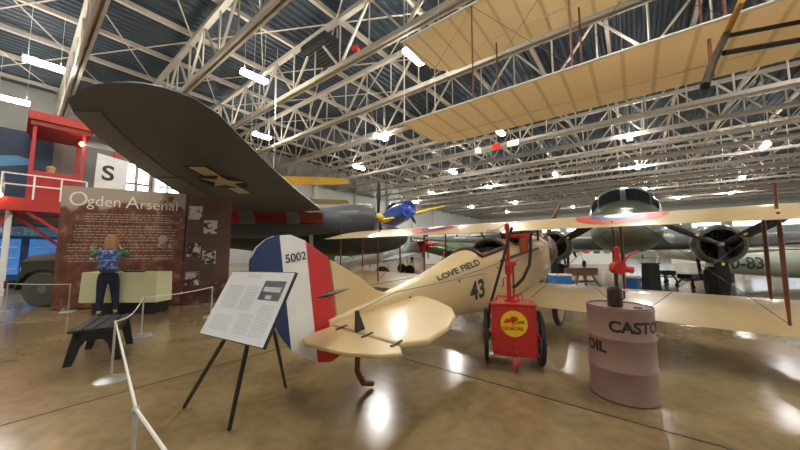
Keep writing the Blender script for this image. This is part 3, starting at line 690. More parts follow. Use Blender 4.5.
wob(MB().lathe([(0,.16),(.12,.16),(.25,.1),(.34,.03)], (-.98,12.1,2.78), (1,0,0), 18), 'spinner', yel, bo_, smooth=True)
for q in range(3):
    a = PI/2+q*2*PI/3; d_ = Vector((0, math.cos(a), math.sin(a)))
    pts = [Vector((-.88,12.1,2.78))+d_*t_ for t_ in (.1,.4,.9,1.3,1.45)]
    wob(MB().loft([[p_+Vector((.75,-d_.z*.66,d_.y*.66))*ww*math.cos(e)+Vector((.66,0,0))*.03*math.sin(e) for e in [2*PI*z/8 for z in range(8)]] for p_, ww in zip(pts, (.06,.09,.12,.09,.02))]), 'propeller_blade', black, bo_, smooth=True)
wob(MB().lathe([(0,.1),(2,.5),(5,.8),(8,.85),(9.4,.72),(10.3,.5),(10.7,.2),(10.78,.02)], (-10.4,13.9,2.1), (1,0,-.01), 28), 'fuselage', darkgrey, bo_, smooth=True)
text('nose_lettering', '~Su', .42, mat('nose_art_orange', (.6,.16,.02), .4), lambda a, b_: Vector((-1.5+a*1.3+4.5, 13.2-12.2-.03, 2.05+b_)), bo_)
wob(MB().prism([(0,0),(1.6,0),(.9,2.0),(.2,2.0)], .12, (-10.4,13.9,2.2)), 'fin', gm, bo_)
for Yg in (12.1,):
    g_ = MB(); g_.bar((-3.6,Yg,2.3),(-3.5,Yg,.4),.12); g_.bar((-4.6,Yg,2.2),(-3.5,Yg,.5),.07); wob(g_, 'gear_leg', chrome, bo_)
    wob(MB().lathe([(-.14,.2),(-.13,.4),(-.06,.47),(.06,.47),(.13,.4),(.14,.2)], (-3.5,Yg-.2,.47), (0,1,0), 24), 'wheel', rubber, bo_, smooth=True)
g_ = MB(); g_.bar((-.9,13.9,1.7),(-.8,13.9,.35),.1); wob(g_, 'gear_leg', chrome, bo_)
wob(MB().lathe([(-.1,.15),(-.08,.32),(0,.36),(.08,.32),(.1,.15)], (-.8,13.75,.36), (0,1,0), 20), 'wheel', rubber, bo_, smooth=True)

# ================================================================ olive twin engined transport facing the camera
tp_ = empty('transport_airplane', 'olive twin engined transport with dark windshield facing the camera behind the cream wings', 'airplane', (8.4,11.2,0), (0,0,R(-126.2)))
TF = [(-9,1.9,2.6,.25),(-5,1.55,3.1,.8),(-1,1.32,3.6,1.05),(.3,1.3,3.74,1.08),(.7,1.3,3.74,1.07),(.95,1.32,3.62,1.05),(1.25,1.36,3.18,1.02),(1.45,1.4,2.86,.97),(1.8,1.48,2.72,.86),(2.15,1.6,2.52,.68),(2.4,1.74,2.34,.46),(2.55,1.86,2.2,.24),(2.6,1.98,2.08,.06)]
def tpt(x, a, off=0.):
    zb, zt, w__ = smooth_interp(TF, x); cz = zb+(zt-zb)*.46; cy, sy_ = math.cos(a), math.sin(a)
    hh = (zt-cz) if sy_ > 0 else (cz-zb); p_ = 2/2.3
    return Vector((x, math.copysign(abs(cy)**p_, cy)*(w__+off), cz+math.copysign(abs(sy_)**p_, sy_)*(hh+off)))
txs = [-9,-7,-5,-3,-1,-.3,.3,.75,1.0,1.12,1.25,1.35,1.45,1.62,1.8,1.98,2.15,2.3,2.4,2.48,2.55,2.6]
olg = mat('transport_olive', (.115,.13,.085), .3, .15, scale=1.5, coat=.3)
MB().loft([[tpt(x, 2*PI*q/36) for q in range(36)] for x in txs]).build('fuselage', olg, tp_, smooth=True, ang=60)
gls = mat('dark_glass', (.012,.015,.018), .08)
def patch(x0, x1, a0, a1, nm, m, parent, off=.012, nx=5, na=6):
    mb = MB(); vs = [tpt(x0+(x1-x0)*i/nx, a0+(a1-a0)*j/na, off) for i in range(nx+1) for j in range(na+1)]
    fs = [(i*(na+1)+j, i*(na+1)+j+1, (i+1)*(na+1)+j+1, (i+1)*(na+1)+j) for i in range(nx) for j in range(na)]
    return mb.add(vs, fs).build(nm, m, parent, smooth=True)
patch(.98,1.28,R(93),R(130),'windshield_pane',gls,tp_); patch(.98,1.28,R(50),R(87),'windshield_pane',gls,tp_)
for a, b_ in ((R(133),R(152)),(R(28),R(47))):
    patch(.62,1.22,a,b_,'side_window',gls,tp_)
for x in (.72,.9): pass
patch(1.29,1.32,R(48),R(132),'windshield_sill',darkgrey,tp_, off=.016, nx=2)
# lighter belly
patch(-4,2.3,R(200),R(340),'belly_panel',mat('belly_grey', (.2,.21,.2), .3, .2),tp_, off=.006, nx=24, na=10)
og = mat('transport_dark_olive', (.04,.047,.04), .4)
for sg in (-1,1):
    secs = [foil((.5-dx, sg*y, z), (.5-dx-ch, sg*y, z), th) for y, z, ch, th, dx in ((.6,1.5,3.6,.5,0),(2.6,1.56,3.4,.46,0),(3.2,1.6,3.3,.44,0.05),(8.5,2.0,1.9,.24,.7),(9.9,2.12,1.2,.14,1.1),(10.2,2.15,.5,.05,1.5))]
    MB().loft(secs).build('wing', og, tp_, smooth=True, ang=60)
    y = sg*2.1
    MB().lathe([(0,.1),(1.2,.36),(2.2,.46),(2.6,.49)], (-1.4,y,1.6), (1,0,0), 24).build('nacelle', og, tp_, smooth=True)
    MB().lathe([(0,.5),(.1,.55),(.7,.57),(.92,.5),(.94,.43),(.8,.41),(.2,.4)], (1.1,y,1.6), (1,0,0), 36, caps=False).build('cowling', mat('cowl_olive_grey', (.11,.12,.1), .3, .4), tp_, smooth=True)
    MB().lathe([(0,.44),(.04,.44)], (1.35,y,1.6), (1,0,0), 24).build('engine_face', black, tp_)
    e_ = MB().lathe([(0,.2),(.2,.16),(.34,.06)], (1.4,y,1.6), (1,0,0), 18).build('crankcase', darkgrey, tp_, smooth=True)
    for q in range(9):
        a = 2*PI*q/9; MB().cyl((1.45,y+.18*math.cos(a),1.6+.18*math.sin(a)),(1.45,y+.38*math.cos(a),1.6+.38*math.sin(a)),.06,n=8).build('cylinder_head', MATS['dark_bronze'], e_)
    hb_ = MB().lathe([(0,.08),(.2,.07),(.3,.03)], (1.85,y,1.6), (1,0,0), 14).build('propeller_hub', chrome, tp_, smooth=True)
    for a in (-PI/2, PI/6, 5*PI/6):
        d_ = Vector((0, math.cos(a), math.sin(a))); e2 = Vector((0,-d_.z,d_.y))
        bl = MB().loft([[Vector((2.0,y,1.6))+d_*t_+e2*ww*math.cos(e)+Vector((1,0,0))*(.03*math.sin(e)+.5*ww*math.cos(e)) for e in [2*PI*z/8 for z in range(8)]] for t_, ww in ((.06,.05),(.4,.09),(.9,.13),(1.3,.11),(1.52,.05),(1.57,.01))]).build('propeller_blade', black, tp_, smooth=True)
        MB().loft([[Vector((2.045,y,1.6))+d_*t_+e2*ww*math.cos(e)+Vector((1,0,0))*(.5*ww*math.cos(e)) + Vector((1,0,0))*.012*math.sin(e) for e in [2*PI*z/8 for z in range(8)]] for t_, ww in ((.5,.02),(.52,.03),(.56,.03),(.58,.02))]).build('decal', yel, bl)
    MB().lathe([(-.18,.25),(-.16,.4),(-.08,.46),(.08,.46),(.16,.4),(.18,.25)], (.75,y,.46), (0,1,0), 28).build('wheel', rubber, tp_, smooth=True)
    for dy in (-.26,.26): MB().bar((.3,y+dy,1.5),(.75,y+dy,.5),.08).build('gear_leg', darkgrey, tp_)
    MB().bar((-.3,y,1.4),(.75,y+.2,.75),.06).build('gear_brace', darkgrey, tp_)
MB().cyl((2.3,-.45,2.25),(2.75,-.5,2.28),.02).build('pitot_tube', black, tp_)
MB().prism([(-9,2.3),(-6.8,2.9),(-8.2,4.4),(-9.2,4.3)], .14, (0,0,0)).build('fin', olg, tp_)
MB().bar((-8.2,0,2.0),(-8.0,0,.2),.08).build('tail_gear', darkgrey, tp_)

# ================================================================ grey fuselage with number at the right edge
ff = empty('parked_airplane', 'pale grey green fuselage with black 0-83 and star insignia at the right edge', 'airplane', (16.5,12.9,0), (0,0,R(-4)))
pg = mat('pale_green_grey', (.3,.34,.28), .35)
MB().lathe([(0,.28),(1,.42),(3,.58),(6,.66),(10,.66),(12,.4),(12.6,.05)], (-3.0,0,.82), (1,0,.01), 28).build('fuselage', pg, ff, smooth=True)
text('number_lettering', '0-83', .68, black, lambda a, b_: Vector((-2.75+a*1.08, -math.sqrt(max(.01,.52**2-(b_-.2)**2))-.03, .68+b_)), ff, grow=.015, sub=.15)
MB().cyl((.25,-.585,.85),(.25,-.60,.85),.36,n=30).build('insignia_disc', navy, ff)
MB().prism([((.33 if q%2==0 else .13)*math.cos(PI/2+PI*q/5)+.25, (.33 if q%2==0 else .13)*math.sin(PI/2+PI*q/5)+.85) for q in range(10)], .01, (0,-.608,0)).build('insignia_star', whitep, ff)
MB().prism([(-3.1,.95),(-1.9,1.25),(-2.8,2.5),(-3.4,2.5)], .1, (0,0,0)).build('fin', pg, ff)
for y in (-.5,.5): MB().bar((3,y,.5),(3.2,y*1.3,0.02),.12).build('gear_leg', darkgrey, ff)
MB().bar((-2.2,0,.6),(-2.2,0,0.02),.1).build('tail_gear', darkgrey, ff)

# ================================================================ generic aircraft for the rows behind
def plane(name, label, loc, yaw, pitch=0, L=8., r_=.5, span=9., ch=1.6, wz=-.1, body=None, wm=None, nose=None, prop=.9, blades=2, gear=True, bi=False, roll=0, gap=1.5, canopy=True, dih=.05, tailc=None, hang=None, nl=.9, cat='airplane'):
    body = body or silver; wm = wm or body; nose = nose or body
    e = empty(name, label, cat, loc, (roll, -pitch, yaw))
    MB().lathe([(0,.06),(L*.15,r_*.35),(L*.4,r_*.75),(L*.62,r_),(L*.85,r_*.95),(L*.93,r_*.85)], (-L*.62,0,0), (1,0,0), 20).build('fuselage', body, e, smooth=True)
    MB().lathe([(0,r_*.85),(L*.05,r_*.8),(L*.07*nl,r_*.5),(L*.1*nl,r_*.22),(L*.13*nl,.02)], (L*.31,0,0), (1,0,0), 20).build('nose_cone', nose, e, smooth=True)
    if canopy: MB().ball((L*.02,0,r_*.75), r_*.75, (1.7,.6,.8)).build('canopy', gls, e, smooth=True)
    for sg in (-1,1):
        for zz in ([wz] if not bi else [wz, wz+gap]):
            secs = [foil((L*.2, sg*.05, zz), (L*.2-ch, sg*.05, zz), .2), foil((L*.2-.05, sg*span*.4, zz+dih*span*.4), (L*.2-ch*.8, sg*span*.4, zz+dih*span*.4), .15), foil((L*.2-.2, sg*span*.48, zz+dih*span*.48), (L*.2-ch*.7, sg*span*.48, zz+dih*span*.48), .09), foil((L*.2-.45, sg*span*.5, zz+dih*span*.5), (L*.2-ch*.6, sg*span*.5, zz+dih*span*.5), .03)]
            MB().loft(secs).build('wing', wm, e, smooth=True, ang=60)
        if bi:
            for dx in (.25, ch*.75): MB().cyl((L*.2-dx, sg*span*.32, wz+dih*span*.32), (L*.2-dx, sg*span*.32, wz+gap+dih*span*.32), .03, n=6).build('interplane_strut', silver, e)
            MB().cyl((L*.2-.5, sg*.3, r_*.6), (L*.2-.5, sg*.5, wz+gap+.02), .03, n=6).build('cabane_strut', silver, e)
        MB().prism([(-L*.62,sg*.02),(-L*.62,sg*span*.15),(-L*.56,sg*span*.17),(-L*.5,sg*.02)], .05, (0,0,.08), (1,0,0), (0,1,0)).build('tailplane', tailc or wm, e)
        if gear:
            zg = -(loc[2])+.0
            wx_ = L*.17; zb_ = (-loc[2]-wx_*math.sin(pitch))/math.cos(pitch)
            MB().bar((wx_, sg*span*.12, wz), (wx_, sg*span*.14, zb_+.3), .08).build('gear_leg', chrome, e)
            MB().lathe([(-.08,.15),(-.06,.28),(0,.3),(.06,.28),(.08,.15)], (wx_, sg*span*.14+.0, zb_+.3), (0,1,0), 18).build('wheel', rubber, e, smooth=True)
    MB().prism([(-L*.64,-.05),(-L*.48,.1),(-L*.57,r_*2.2),(-L*.65,r_*2.3)], .06).build('fin', tailc or body, e)
    if gear:
        zb_ = (-loc[2]+L*.55*math.sin(pitch))/math.cos(pitch)
        MB().bar((-L*.55,0,-.02),(-L*.57,0,zb_+.01),.06).build('tail_gear', darkgrey, e)
    for q in range(blades):
        a = PI/2+.3+q*2*PI/blades; d_ = Vector((0, math.cos(a), math.sin(a))); e2 = Vector((0,-d_.z,d_.y)); xx = L*.31+L*.06*nl
        MB().loft([[Vector((xx,0,0))+d_*t_*prop+(e2*.75+Vector((.66,0,0)))*ww*math.cos(z)+Vector((1,0,0))*.025*math.sin(z) for z in [2*PI*j/6 for j in range(6)]] for t_, ww in ((.05,.05),(.4,.09),(.8,.1),(1,.02))]).build('propeller_blade', black, e)
    if hang:
        M_ = Matrix.Rotation(yaw, 3, 'Z')
        for x in (-L*.3, L*.15):
            MB().cyl((x,0,r_*.5),(x,0,12.8-loc[2]),.015,n=5).build('hanging_cable', chrome, e)
    return e
p = at(322,196,18)
plane('hanging_biplane', 'bright yellow biplane hanging beyond the grey bomber wing', (-6.9,15.2,4.2), R(92), 0, L=6, r_=.42, span=8.4, ch=2.1, wz=-.25, gap=1.1, body=silver, wm=yel, bi=True, gear=False, hang=True, dih=.01)
p = at(398,217,22)
plane('hanging_airplane', 'hanging trainer with deep blue nose and yellow wing in mid view', (p.x-.35,p.y,p.z+.0), R(-62), R(8), L=6.5, r_=.72, span=8.5, ch=1.6, wz=-.3, body=mat('deep_blue', (.015,.06,.36), .25, coat=.5), wm=yel, nose=MATS['deep_blue'], gear=False, hang=True, prop=1.1, nl=.4, dih=.05, roll=R(13))
p = at(383,264,18)
plane('fighter_airplane', 'polished silver fighter with bright red nose behind the wooden wing struts', (p.x,p.y,1.15), R(14), R(12), L=7, r_=.45, span=6.5, ch=1.8, body=silver, nose=mat('nose_red', (.55,.02,.015), .25, coat=.5), wz=-.3, nl=1.6)
p = at(470,272,19)
plane('fighter_airplane', 'olive green fighter parked just left of the cream cockpit', (p.x,p.y,1.35), R(160), R(9), L=8, r_=.6, span=10, ch=1.9, body=mat('mid_green', (.12,.16,.08), .4), wz=-.2)
p = at(330,262,22)
plane('fighter_airplane', 'bare metal fighter behind the blue, white and red rudder', (p.x-1.2,p.y+1,1.2), R(-28), R(10), L=8, r_=.55, span=10, ch=1.9, body=silver, nose=mat('soft_cream', (.6,.55,.42), .4), wz=-.3)
p = at(482,238,28)
plane('liaison_airplane', 'grey high winged airplane far behind the cream cockpit', (p.x,p.y,1.7), R(-150), R(6), L=8, r_=.65, span=13, ch=1.8, body=mat('haze_grey', (.24,.25,.24), .5), wm=darkgrey, wz=.75, nose=MATS['nose_red'])
p = at(530,262,34)
plane('fighter_airplane', 'silver airplane with yellow nose far right of the cream cockpit', (p.x+1.5,p.y+3,1.6), R(-120), R(9), L=8.5, r_=.6, span=10, ch=1.9, body=MATS['bomber_light_grey'], nose=yel)
p = at(700,268,19)
plane('jet_airplane', 'pale grey low winged airplane seen under the transport engine', (p.x+1,p.y+1.2,1.25), R(200), R(4), L=10, r_=.55, span=10, ch=2, body=mat('pale_grey', (.45,.47,.46), .45), wz=-.1, prop=.3)
p = at(560,268,27)
plane('fighter_airplane', 'white and grey airplane far behind the red pump', (p.x,p.y,1.3), R(-100), R(8), L=8, r_=.6, span=10, ch=1.9, body=MATS['pale_grey'], nose=silver)
p = at(430,262,40)
plane('fighter_airplane', 'dark blue airplane in the far row behind the silver fighter', (p.x,p.y+1,1.6), R(-140), R(9), L=9, r_=.7, span=11, ch=2, body=navy, prop=1.2)
p = at(350,262,34)
plane('fighter_airplane', 'faint tan airplane far off behind the left end of the cream wing', (p.x,p.y+1,1.6), R(-60), R(9), L=9, r_=.7, span=11, ch=2, body=mat('desert_tan', (.33,.26,.16), .5), prop=1.2)
p = at(450,258,58)
plane('cargo_airplane', 'large silver airplane far down the hangar', (p.x+3,p.y,2.6), R(-130), R(7), L=16, r_=1.3, span=22, ch=3.6, body=silver, prop=1.5, blades=3, wz=-.5)
p = at(640,258,58)
plane('cargo_airplane', 'big pale airplane in the far row on the right', (p.x+3,p.y,2.7), R(-110), R(6), L=16, r_=1.4, span=22, ch=3.6, body=MATS['pale_grey'], prop=1.5, blades=3, wz=-.5)

# checkered tail board and partitions in the mid distance
for i, (x0, x1, Y, h, lb) in enumerate(((425,500,31,3.2,'long white exhibit wall far behind the cream biplane'),(560,612,30,2.8,'white exhibit wall far behind the red pump'),(300,335,24,2.6,'grey exhibit wall far behind the striped rudder'),(670,735,32,2.6,'low white exhibit wall far behind the transport engine'))):
    a = at(x0,250,Y); b_ = at(x1,250,Y); c_ = (a+b_)/2; e = empty('exhibit_wall', lb, 'partition', (c_.x,c_.y,0), (0,0,R(2)), 'partition walls far down the hangar')
    L_ = (b_-a).length; MB().box((0,0,h/2+.02),(L_,.1,h-.04)).build('panel', whitep if i != 2 else wallm, e)
    MB().box((0,0,h),(L_+.1,.14,.06)).build('top_rail', mat('rail_blue_grey', (.2,.24,.3), .5), e)
    n_ = 5
    for q in range(n_): MB().box((-L_/2+L_*(q+.5)/n_,-.06,h*.55),(L_/n_*.6,.02,h*.3)).build('poster', (navy, MATS['desert_tan'], MATS['nose_red'], darkgrey, MATS['haze_grey'])[q], e)

# ================================================================ small ground gear on the right
def gear_stand(label, px, Y, m, w__, hh, yaw):
    p = at(px,250,Y); e = empty('engine_stand', label, 'stand', (p.x,p.y,0), (0,0,yaw))
    MB().box((0,0,hh*.72),(w__,.5,hh*.3)).build('cradle', m, e, bevel=.03)
    for x in (-1,1):
        for y in (-1,1):
            MB().bar((x*w__*.3,y*.15,hh*.6),(x*w__*.48,y*.28,.14),.06).build('leg', m, e)
            MB().lathe([(-.03,.06),(0,.08),(.03,.06)],(x*w__*.48,y*.28,.08),(0,1,0),12).build('caster', rubber, e)
    MB().box((0,0,.3),(w__*.9,.4,.04)).build('tray', darkgrey, e)
    return e
gear_stand('black wheeled engine stand under the transport wing, right one', 690, 11.6, black, .8, .62, .2)
gear_stand('black wheeled engine stand left of the other, near the dark column', 664, 13.2, black, .5, .66, -.1)
gear_stand('brown wooden cradle on wheels behind the red oil cart', 580, 11.2, mat('plain_wood', (.3,.17,.07), .5), 1.1, .9, .3)
p = at(636,250,10.6); e = empty('cooler_box', 'blue and white box on the floor left of the transport gear', 'box', (p.x,p.y,0), (0,0,.3))
MB().box((0,0,.25),(.62,.4,.46)).build('body', mat('bright_blue', (.03,.18,.55), .35), e, bevel=.02); MB().box((0,0,.5),(.64,.42,.07)).build('lid', whitep, e, bevel=.02); MB().box((0,-.21,.27),(.35,.015,.18)).build('sticker', whitep, e)
p = at(559,250,10.4); e = empty('cooler_box', 'blue box behind the red oil cart near the propeller', 'box', (p.x,p.y,0), (0,0,.1))
MB().box((0,0,.3),(.6,.4,.56)).build('body', MATS['bright_blue'], e, bevel=.02); MB().box((0,0,.6),(.62,.42,.06)).build('lid', whitep, e, bevel=.02)
p = at(649,250,9.3); e = empty('equipment_column', 'narrow black upright column under the transport nose', 'column', (p.x,p.y,0))
MB().prism([(-.2,.02),(.2,.02),(.15,1.02),(-.15,1.02)], .3).build('column_body', black, e, bevel=.01); MB().box((0,0,1.04),(.36,.36,.03)).build('column_cap', darkgrey, e)

# ================================================================ hanging cream wings, top right (along the trusses)
hw = empty('hanging_glider', 'old cream fabric biplane wings hanging from the roof at top right', 'airplane', (0,0,0), (0,0,R(142)))
def rib_mat():
    m = bpy.data.materials.new('ribbed_muslin'); m.use_nodes = True; nt = m.node_tree; N = nt.nodes; L = nt.links; b = N['Principled BSDF']; b.inputs['Roughness'].default_value = .6
    tc = N.new('ShaderNodeTexCoord'); wv = N.new('ShaderNodeTexWave'); wv.inputs['Scale'].default_value = .62; wv.bands_direction = 'X'; wv.inputs['Distortion'].default_value = .15; L.new(tc.outputs['Object'], wv.inputs[0])
    r = N.new('ShaderNodeValToRGB'); r.color_ramp.elements[0].position = .0; r.color_ramp.elements[0].color = (.62,.51,.34,1); r.color_ramp.elements[1].position = .1; r.color_ramp.elements[1].color = (.82,.7,.5,1)
    L.new(wv.outputs['Fac'], r.inputs[0]); L.new(r.outputs[0], b.inputs['Base Color'])
    tr = N.new('ShaderNodeBsdfTranslucent'); L.new(r.outputs[0], tr.inputs[0]); ms = N.new('ShaderNodeMixShader'); ms.inputs[0].default_value = .45; L.new(b.outputs[0], ms.inputs[1]); L.new(tr.outputs[0], ms.inputs[2]); L.new(ms.outputs[0], N['Material Output'].inputs[0])
    return m
rm = rib_mat()
for nm, h, lift in (('lower_wing', 5.04, 0), ('upper_wing', 7.5, 0)):
    secs = []
    for t, a0, a1 in ((5.12,.06,.5),(5.05,.0,.7),(4.9,0,.86),(4.55,0,.97),(4.3,0,1),(3.5,0,1),(2,0,1),(0,0,1),(-2,0,1),(-4,0,1),(-6.5,0,1)):
        s_a, s_b = 6.56, 8.75; secs.append(foil((t, -(s_a+(s_b-s_a)*a0), h), (t, -(s_a+(s_b-s_a)*a1), h-.02), .09, .9))
    w2 = MB().loft(secs).build(nm, rm, hw, smooth=True, ang=70)
    MB().tube([(5.1,-6.56,h),(4,-6.555,h),(-6.5,-6.555,h)], .028).build('leading_spar', mat('pale_spar', (.68,.66,.6), .5), hw, smooth=True)
    MB().tube([(5.1,-8.15,h+.0),(4.9,-8.1,h),(-6.5,-8.1,h-.0)], .012).build('rear_spar', MATS['pale_spar'], hw)
for t in (5.0,2.9,.8,-1.3,-3.4):
    for s_ in (6.6,8.3):
        MB().cyl((t,-s_,5.04),(t,-s_,7.52),.022 if t < 5 else .018,n=8).build('strut', wood if t < 5 else MATS['pale_spar'], hw)
for t in (5.0,2.9,.8,-1.3):
    MB().cyl((t,-6.6,5.08),(t-2.1,-6.6,7.5),.006,n=4).build('bracing_wire', darkgrey, hw); MB().cyl((t,-6.6,7.5),(t-2.1,-6.6,5.08),.006,n=4).build('bracing_wire', darkgrey, hw)
for t in (3.9,-1.5,-5.5):
    for s_ in (6.7,8.4): MB().cyl((t,-s_,7.55),(t,-s_,12.9),.012,n=5).build('hanging_cable', chrome, hw)
Mi = Matrix.Rotation(R(-142), 3, 'Z')
def hp(x, y, h): return Mi @ ath(x, y, h)
def hbar(nm, pts, r2, m): MB().tube([hp(*q) for q in pts], r2).build(nm, m, hw, smooth=True)
hbar('skid', [(705,86,3.5),(713,62,4.1),(727,33,4.9)], .05, black); hbar('skid_brace', [(727,33,4.9),(742,0,4.98)], .045, mat('golden_wood', (.5,.27,.06), .4))
hbar('boom', [(727,36,4.8),(800,22,4.85),(830,16,4.85)], .035, black); hbar('boom', [(724,53,4.3),(800,40,4.4),(830,35,4.4)], .04, black)
hbar('boom_strut', [(709,40,4.9),(712,76,3.8)], .025, wood)

# ================================================================ red control tower, mezzanine and mural at left
tw_red = mat('tower_red', (.44,.022,.012), .5)
tw = empty('control_tower', 'red painted lookout tower cab on white posts at upper left', 'tower', TS(15.8,.15,0), (0,0,R(52)))   # local x along s, y toward +t
def tb(nm, c_, sz, m, par=tw, bevel=0): return MB().box(c_, sz).build(nm, m, par, bevel=bevel)
tb('platform', (.35,1.0,2.93), (1.9,2.4,.42), tw_red); tb('roof', (.6,.9,5.95), (1.55,2.3,.3), tw_red, bevel=.02); tb('roof_fascia', (.6,.9,5.72), (1.4,2.1,.16), mat('tower_red_dark', (.3,.02,.012), .5))
tb('wall_panel', (.6,.0,3.62), (1.16,.06,.98), tw_red); tb('wall_panel', (.0,.95,3.62), (.06,1.9,.98), tw_red); tb('wall_panel', (1.16,.95,3.62), (.06,1.9,.98), tw_red)
for x in (0,1.16):
    for y in (0,1.9): tb('corner_post', (x,y,4.4), (.09,.09,2.6), tw_red)
c = MB(); 
for z in (3.9,3.55):
    c.bar((-.55,-.25,z),(1.3,-.25,z),.04); c.bar((-.55,-.25,z),(-.55,2.1,z),.04)
for x in (-.55,.1,.7,1.3): c.bar((x,-.25,3.1),(x,-.25,3.9),.045)
c.bar((-.55,2.1,3.1),(-.55,2.1,3.9),.045); c.build('railing', whitep, tw)
for x, y in ((-.35,0),(1.15,0),(-.35,1.9),(1.15,1.9)): tb('stilt', (x,y,1.36), (.13,.13,2.72), whitep)
for x0, x1, y in ((.0,1.35,-.02),(-.3,-1.0,-.02)):
    MB().bar((x0,y,2.7),(x1,y,1.6 if x1 > 0 else 1.2),.09).build('brace', tw_red, tw)
MB().bar((-.3,.5,2.7),(1.2,.5,1.2),.09).build('brace', tw_red, tw)
MB().ball((1.1,-.1,5.3), .07).build('lamp_bulb', mat('warm_bulb', (1,.7,.35), .3, emit=(1,.6,.25), strength=25), tw, smooth=True)
MB().ball((-.55,-.32,3.15), .05).build('lamp_bulb', mat('warm_bulb', (1,.7,.35), .3), tw, smooth=True)
# mannequin in the cab
mq = empty('mannequin', 'small yellow figure standing in the red tower cab', 'mannequin', TS(16.3,.6,3.14), (0,0,R(52)))
MB().lathe([(0,.2),(.5,.16),(.85,.21),(.98,.08),(1.03,.06)], n=16, sy=.7).build('torso', mat('khaki_cloth', (.4,.28,.06), .7), mq, smooth=True)
MB().ball((0,0,1.13), .1, (1,1,1.2)).build('head', mat('mannequin_skin', (.5,.3,.17), .5), mq, smooth=True)
MB().lathe([(0,.14),(.02,.12),(.08,.1),(.12,.03)], (0,0,1.18), n=16).build('cap', MATS['khaki_cloth'], mq, smooth=True)
for sg in (-1,1): MB().tube([(sg*.19,0,.85),(sg*.26,-.05,.62),(sg*.12,-.2,.6)], .045).build('arm', MATS['khaki_cloth'], mq, smooth=True)
# partition with windows behind the balcony
def tsbox(nm, t0, t1, s0_, s1_, h0, h1, m, parent=None, st=True):
    b = MB(); vs = [TS(t, s, h) for t in (t0, t1) for s in (s0_, s1_) for h in (h0, h1)]
    b.add(vs, [(0,1,3,2),(4,6,7,5),(0,4,5,1),(2,3,7,6),(0,2,6,4),(1,5,7,3)]); o = b.build(nm, m, parent)
    return struct(o) if st else o
tsbox('wall_partition', 18.8, 19.0, -5, 6.6, 0, 6.0, mat('partition_grey', (.15,.13,.115), .6))
tsbox('trim_%d' % k, 18.7, 18.8, 2.55, 2.72, 2.9, 6.0, tw_red); k += 1
tsbox('floor_balcony', 16.0, 18.8, 1.55, 4.0, 2.75, 2.95, whitep)
tsbox('trim_%d' % k, 15.9, 16.0, 1.55, 4.0, 2.6, 3.05, whitep); k += 1
for i, (a, b_) in enumerate(((2.85,3.9),(4.05,5.15),(5.3,6.4))):
    f_ = MB(); 
    for s_ in (a,(a+b_)/2,b_): f_.bar(TS(18.74,s_,3.6),TS(18.74,s_,5.6),.09)
    for h in (3.6,4.6,5.6): f_.bar(TS(18.74,a,h),TS(18.74,b_,h),.09)
    fo = struct(f_.build('window_%d' % wn, mat('mullion_red_brown', (.2,.1,.07), .5) if i == 0 else wf)); wn += 1
    g_ = MB(); g_.bar(TS(18.78,a,4.6),TS(18.78,b_,4.6),.02,2.0); g_.build('pane', paneglow, fo)
rl = empty('balcony_railing', 'thin white railing along the balcony right of the red cab', 'railing', TS(16.1,1.7,2.95), (0,0,R(52)))
c = MB()
for z in (.45,.9): c.bar((0,0,z),(2.25,0,z),.035)
for i in range(4): c.bar((i*.75,0,0),(i*.75,0,.9),.035)
c.build('rails', whitep, rl)
sgn_ = empty('tail_panel', 'white upright panel with black letter S on the balcony', 'sign', TS(16.9,1.75,2.95), (0,0,R(52)))
MB().prism([(0,.05),(.95,.05),(1.0,2.25),(.05,2.4)], .06).build('panel', whitep, sgn_); text('letter', 'S', .85, black, plane_map((.2,-.04,1.35),(1,0,0),(0,0,1)), sgn_, grow=.02)
bx = empty('equipment_case', 'black lumpy equipment stowed on the balcony under the letter S', 'equipment', TS(16.4,3.0,2.95), (0,0,R(52)))
MB().loft([[Vector((x, r2*.4*math.cos(2*PI*q/12), .28+r2*math.sin(2*PI*q/12))) for q in range(12)] for x, r2 in ((-.6,.1),(-.45,.27),(0,.28),(.4,.2),(.75,.26),(1.0,.12))]).build('body', black, bx, smooth=True); MB().bar((-.7,0,.4),(-1.1,0,.5),.06).build('barrel', black, bx)
bx = empty('cardboard_box', 'pale box standing on the balcony between cab and letter S', 'box', TS(17.6,2.0,2.95), (0,0,R(52)))
MB().box((0,0,.5),(.7,.5,1.0)).build('body', mat('carton', (.5,.36,.2), .7), bx, bevel=.01); MB().box((0,0,1.02),(.74,.54,.04)).build('lid', MATS['carton'], bx)
# mural
mu = empty('sky_mural', 'dark blue mural with a pale blue airplane at the left edge', 'mural', TS(18.5,-3.8,0), (0,0,R(52)))
MB().box((2.2,0,4.55),(4.6,.08,3.0)).build('board', mat('night_blue', (.012,.03,.07), .5, scale=.9, var=.6), mu)
pb = mat('painted_pale_blue', (.08,.24,.45), .5, var=.25)
MB().prism([(1.0,3.9),(3.9,4.75),(4.0,4.95),(3.6,5.05),(1.0,4.4)], .02, (0,-.055,0)).build('painted_wing', pb, mu); MB().prism([(.8,3.2),(2.2,3.55),(2.6,3.9),(2.2,4.05),(.8,3.7)], .02, (0,-.055,0)).build('painted_body', pb, mu)
MB().prism([((.22 if q%2==0 else .09)*math.cos(PI/2+PI*q/5)+2.6, (.22 if q%2==0 else .09)*math.sin(PI/2+PI*q/5)+4.6) for q in range(10)], .02, (0,-.07,0)).build('painted_star', navy, mu)
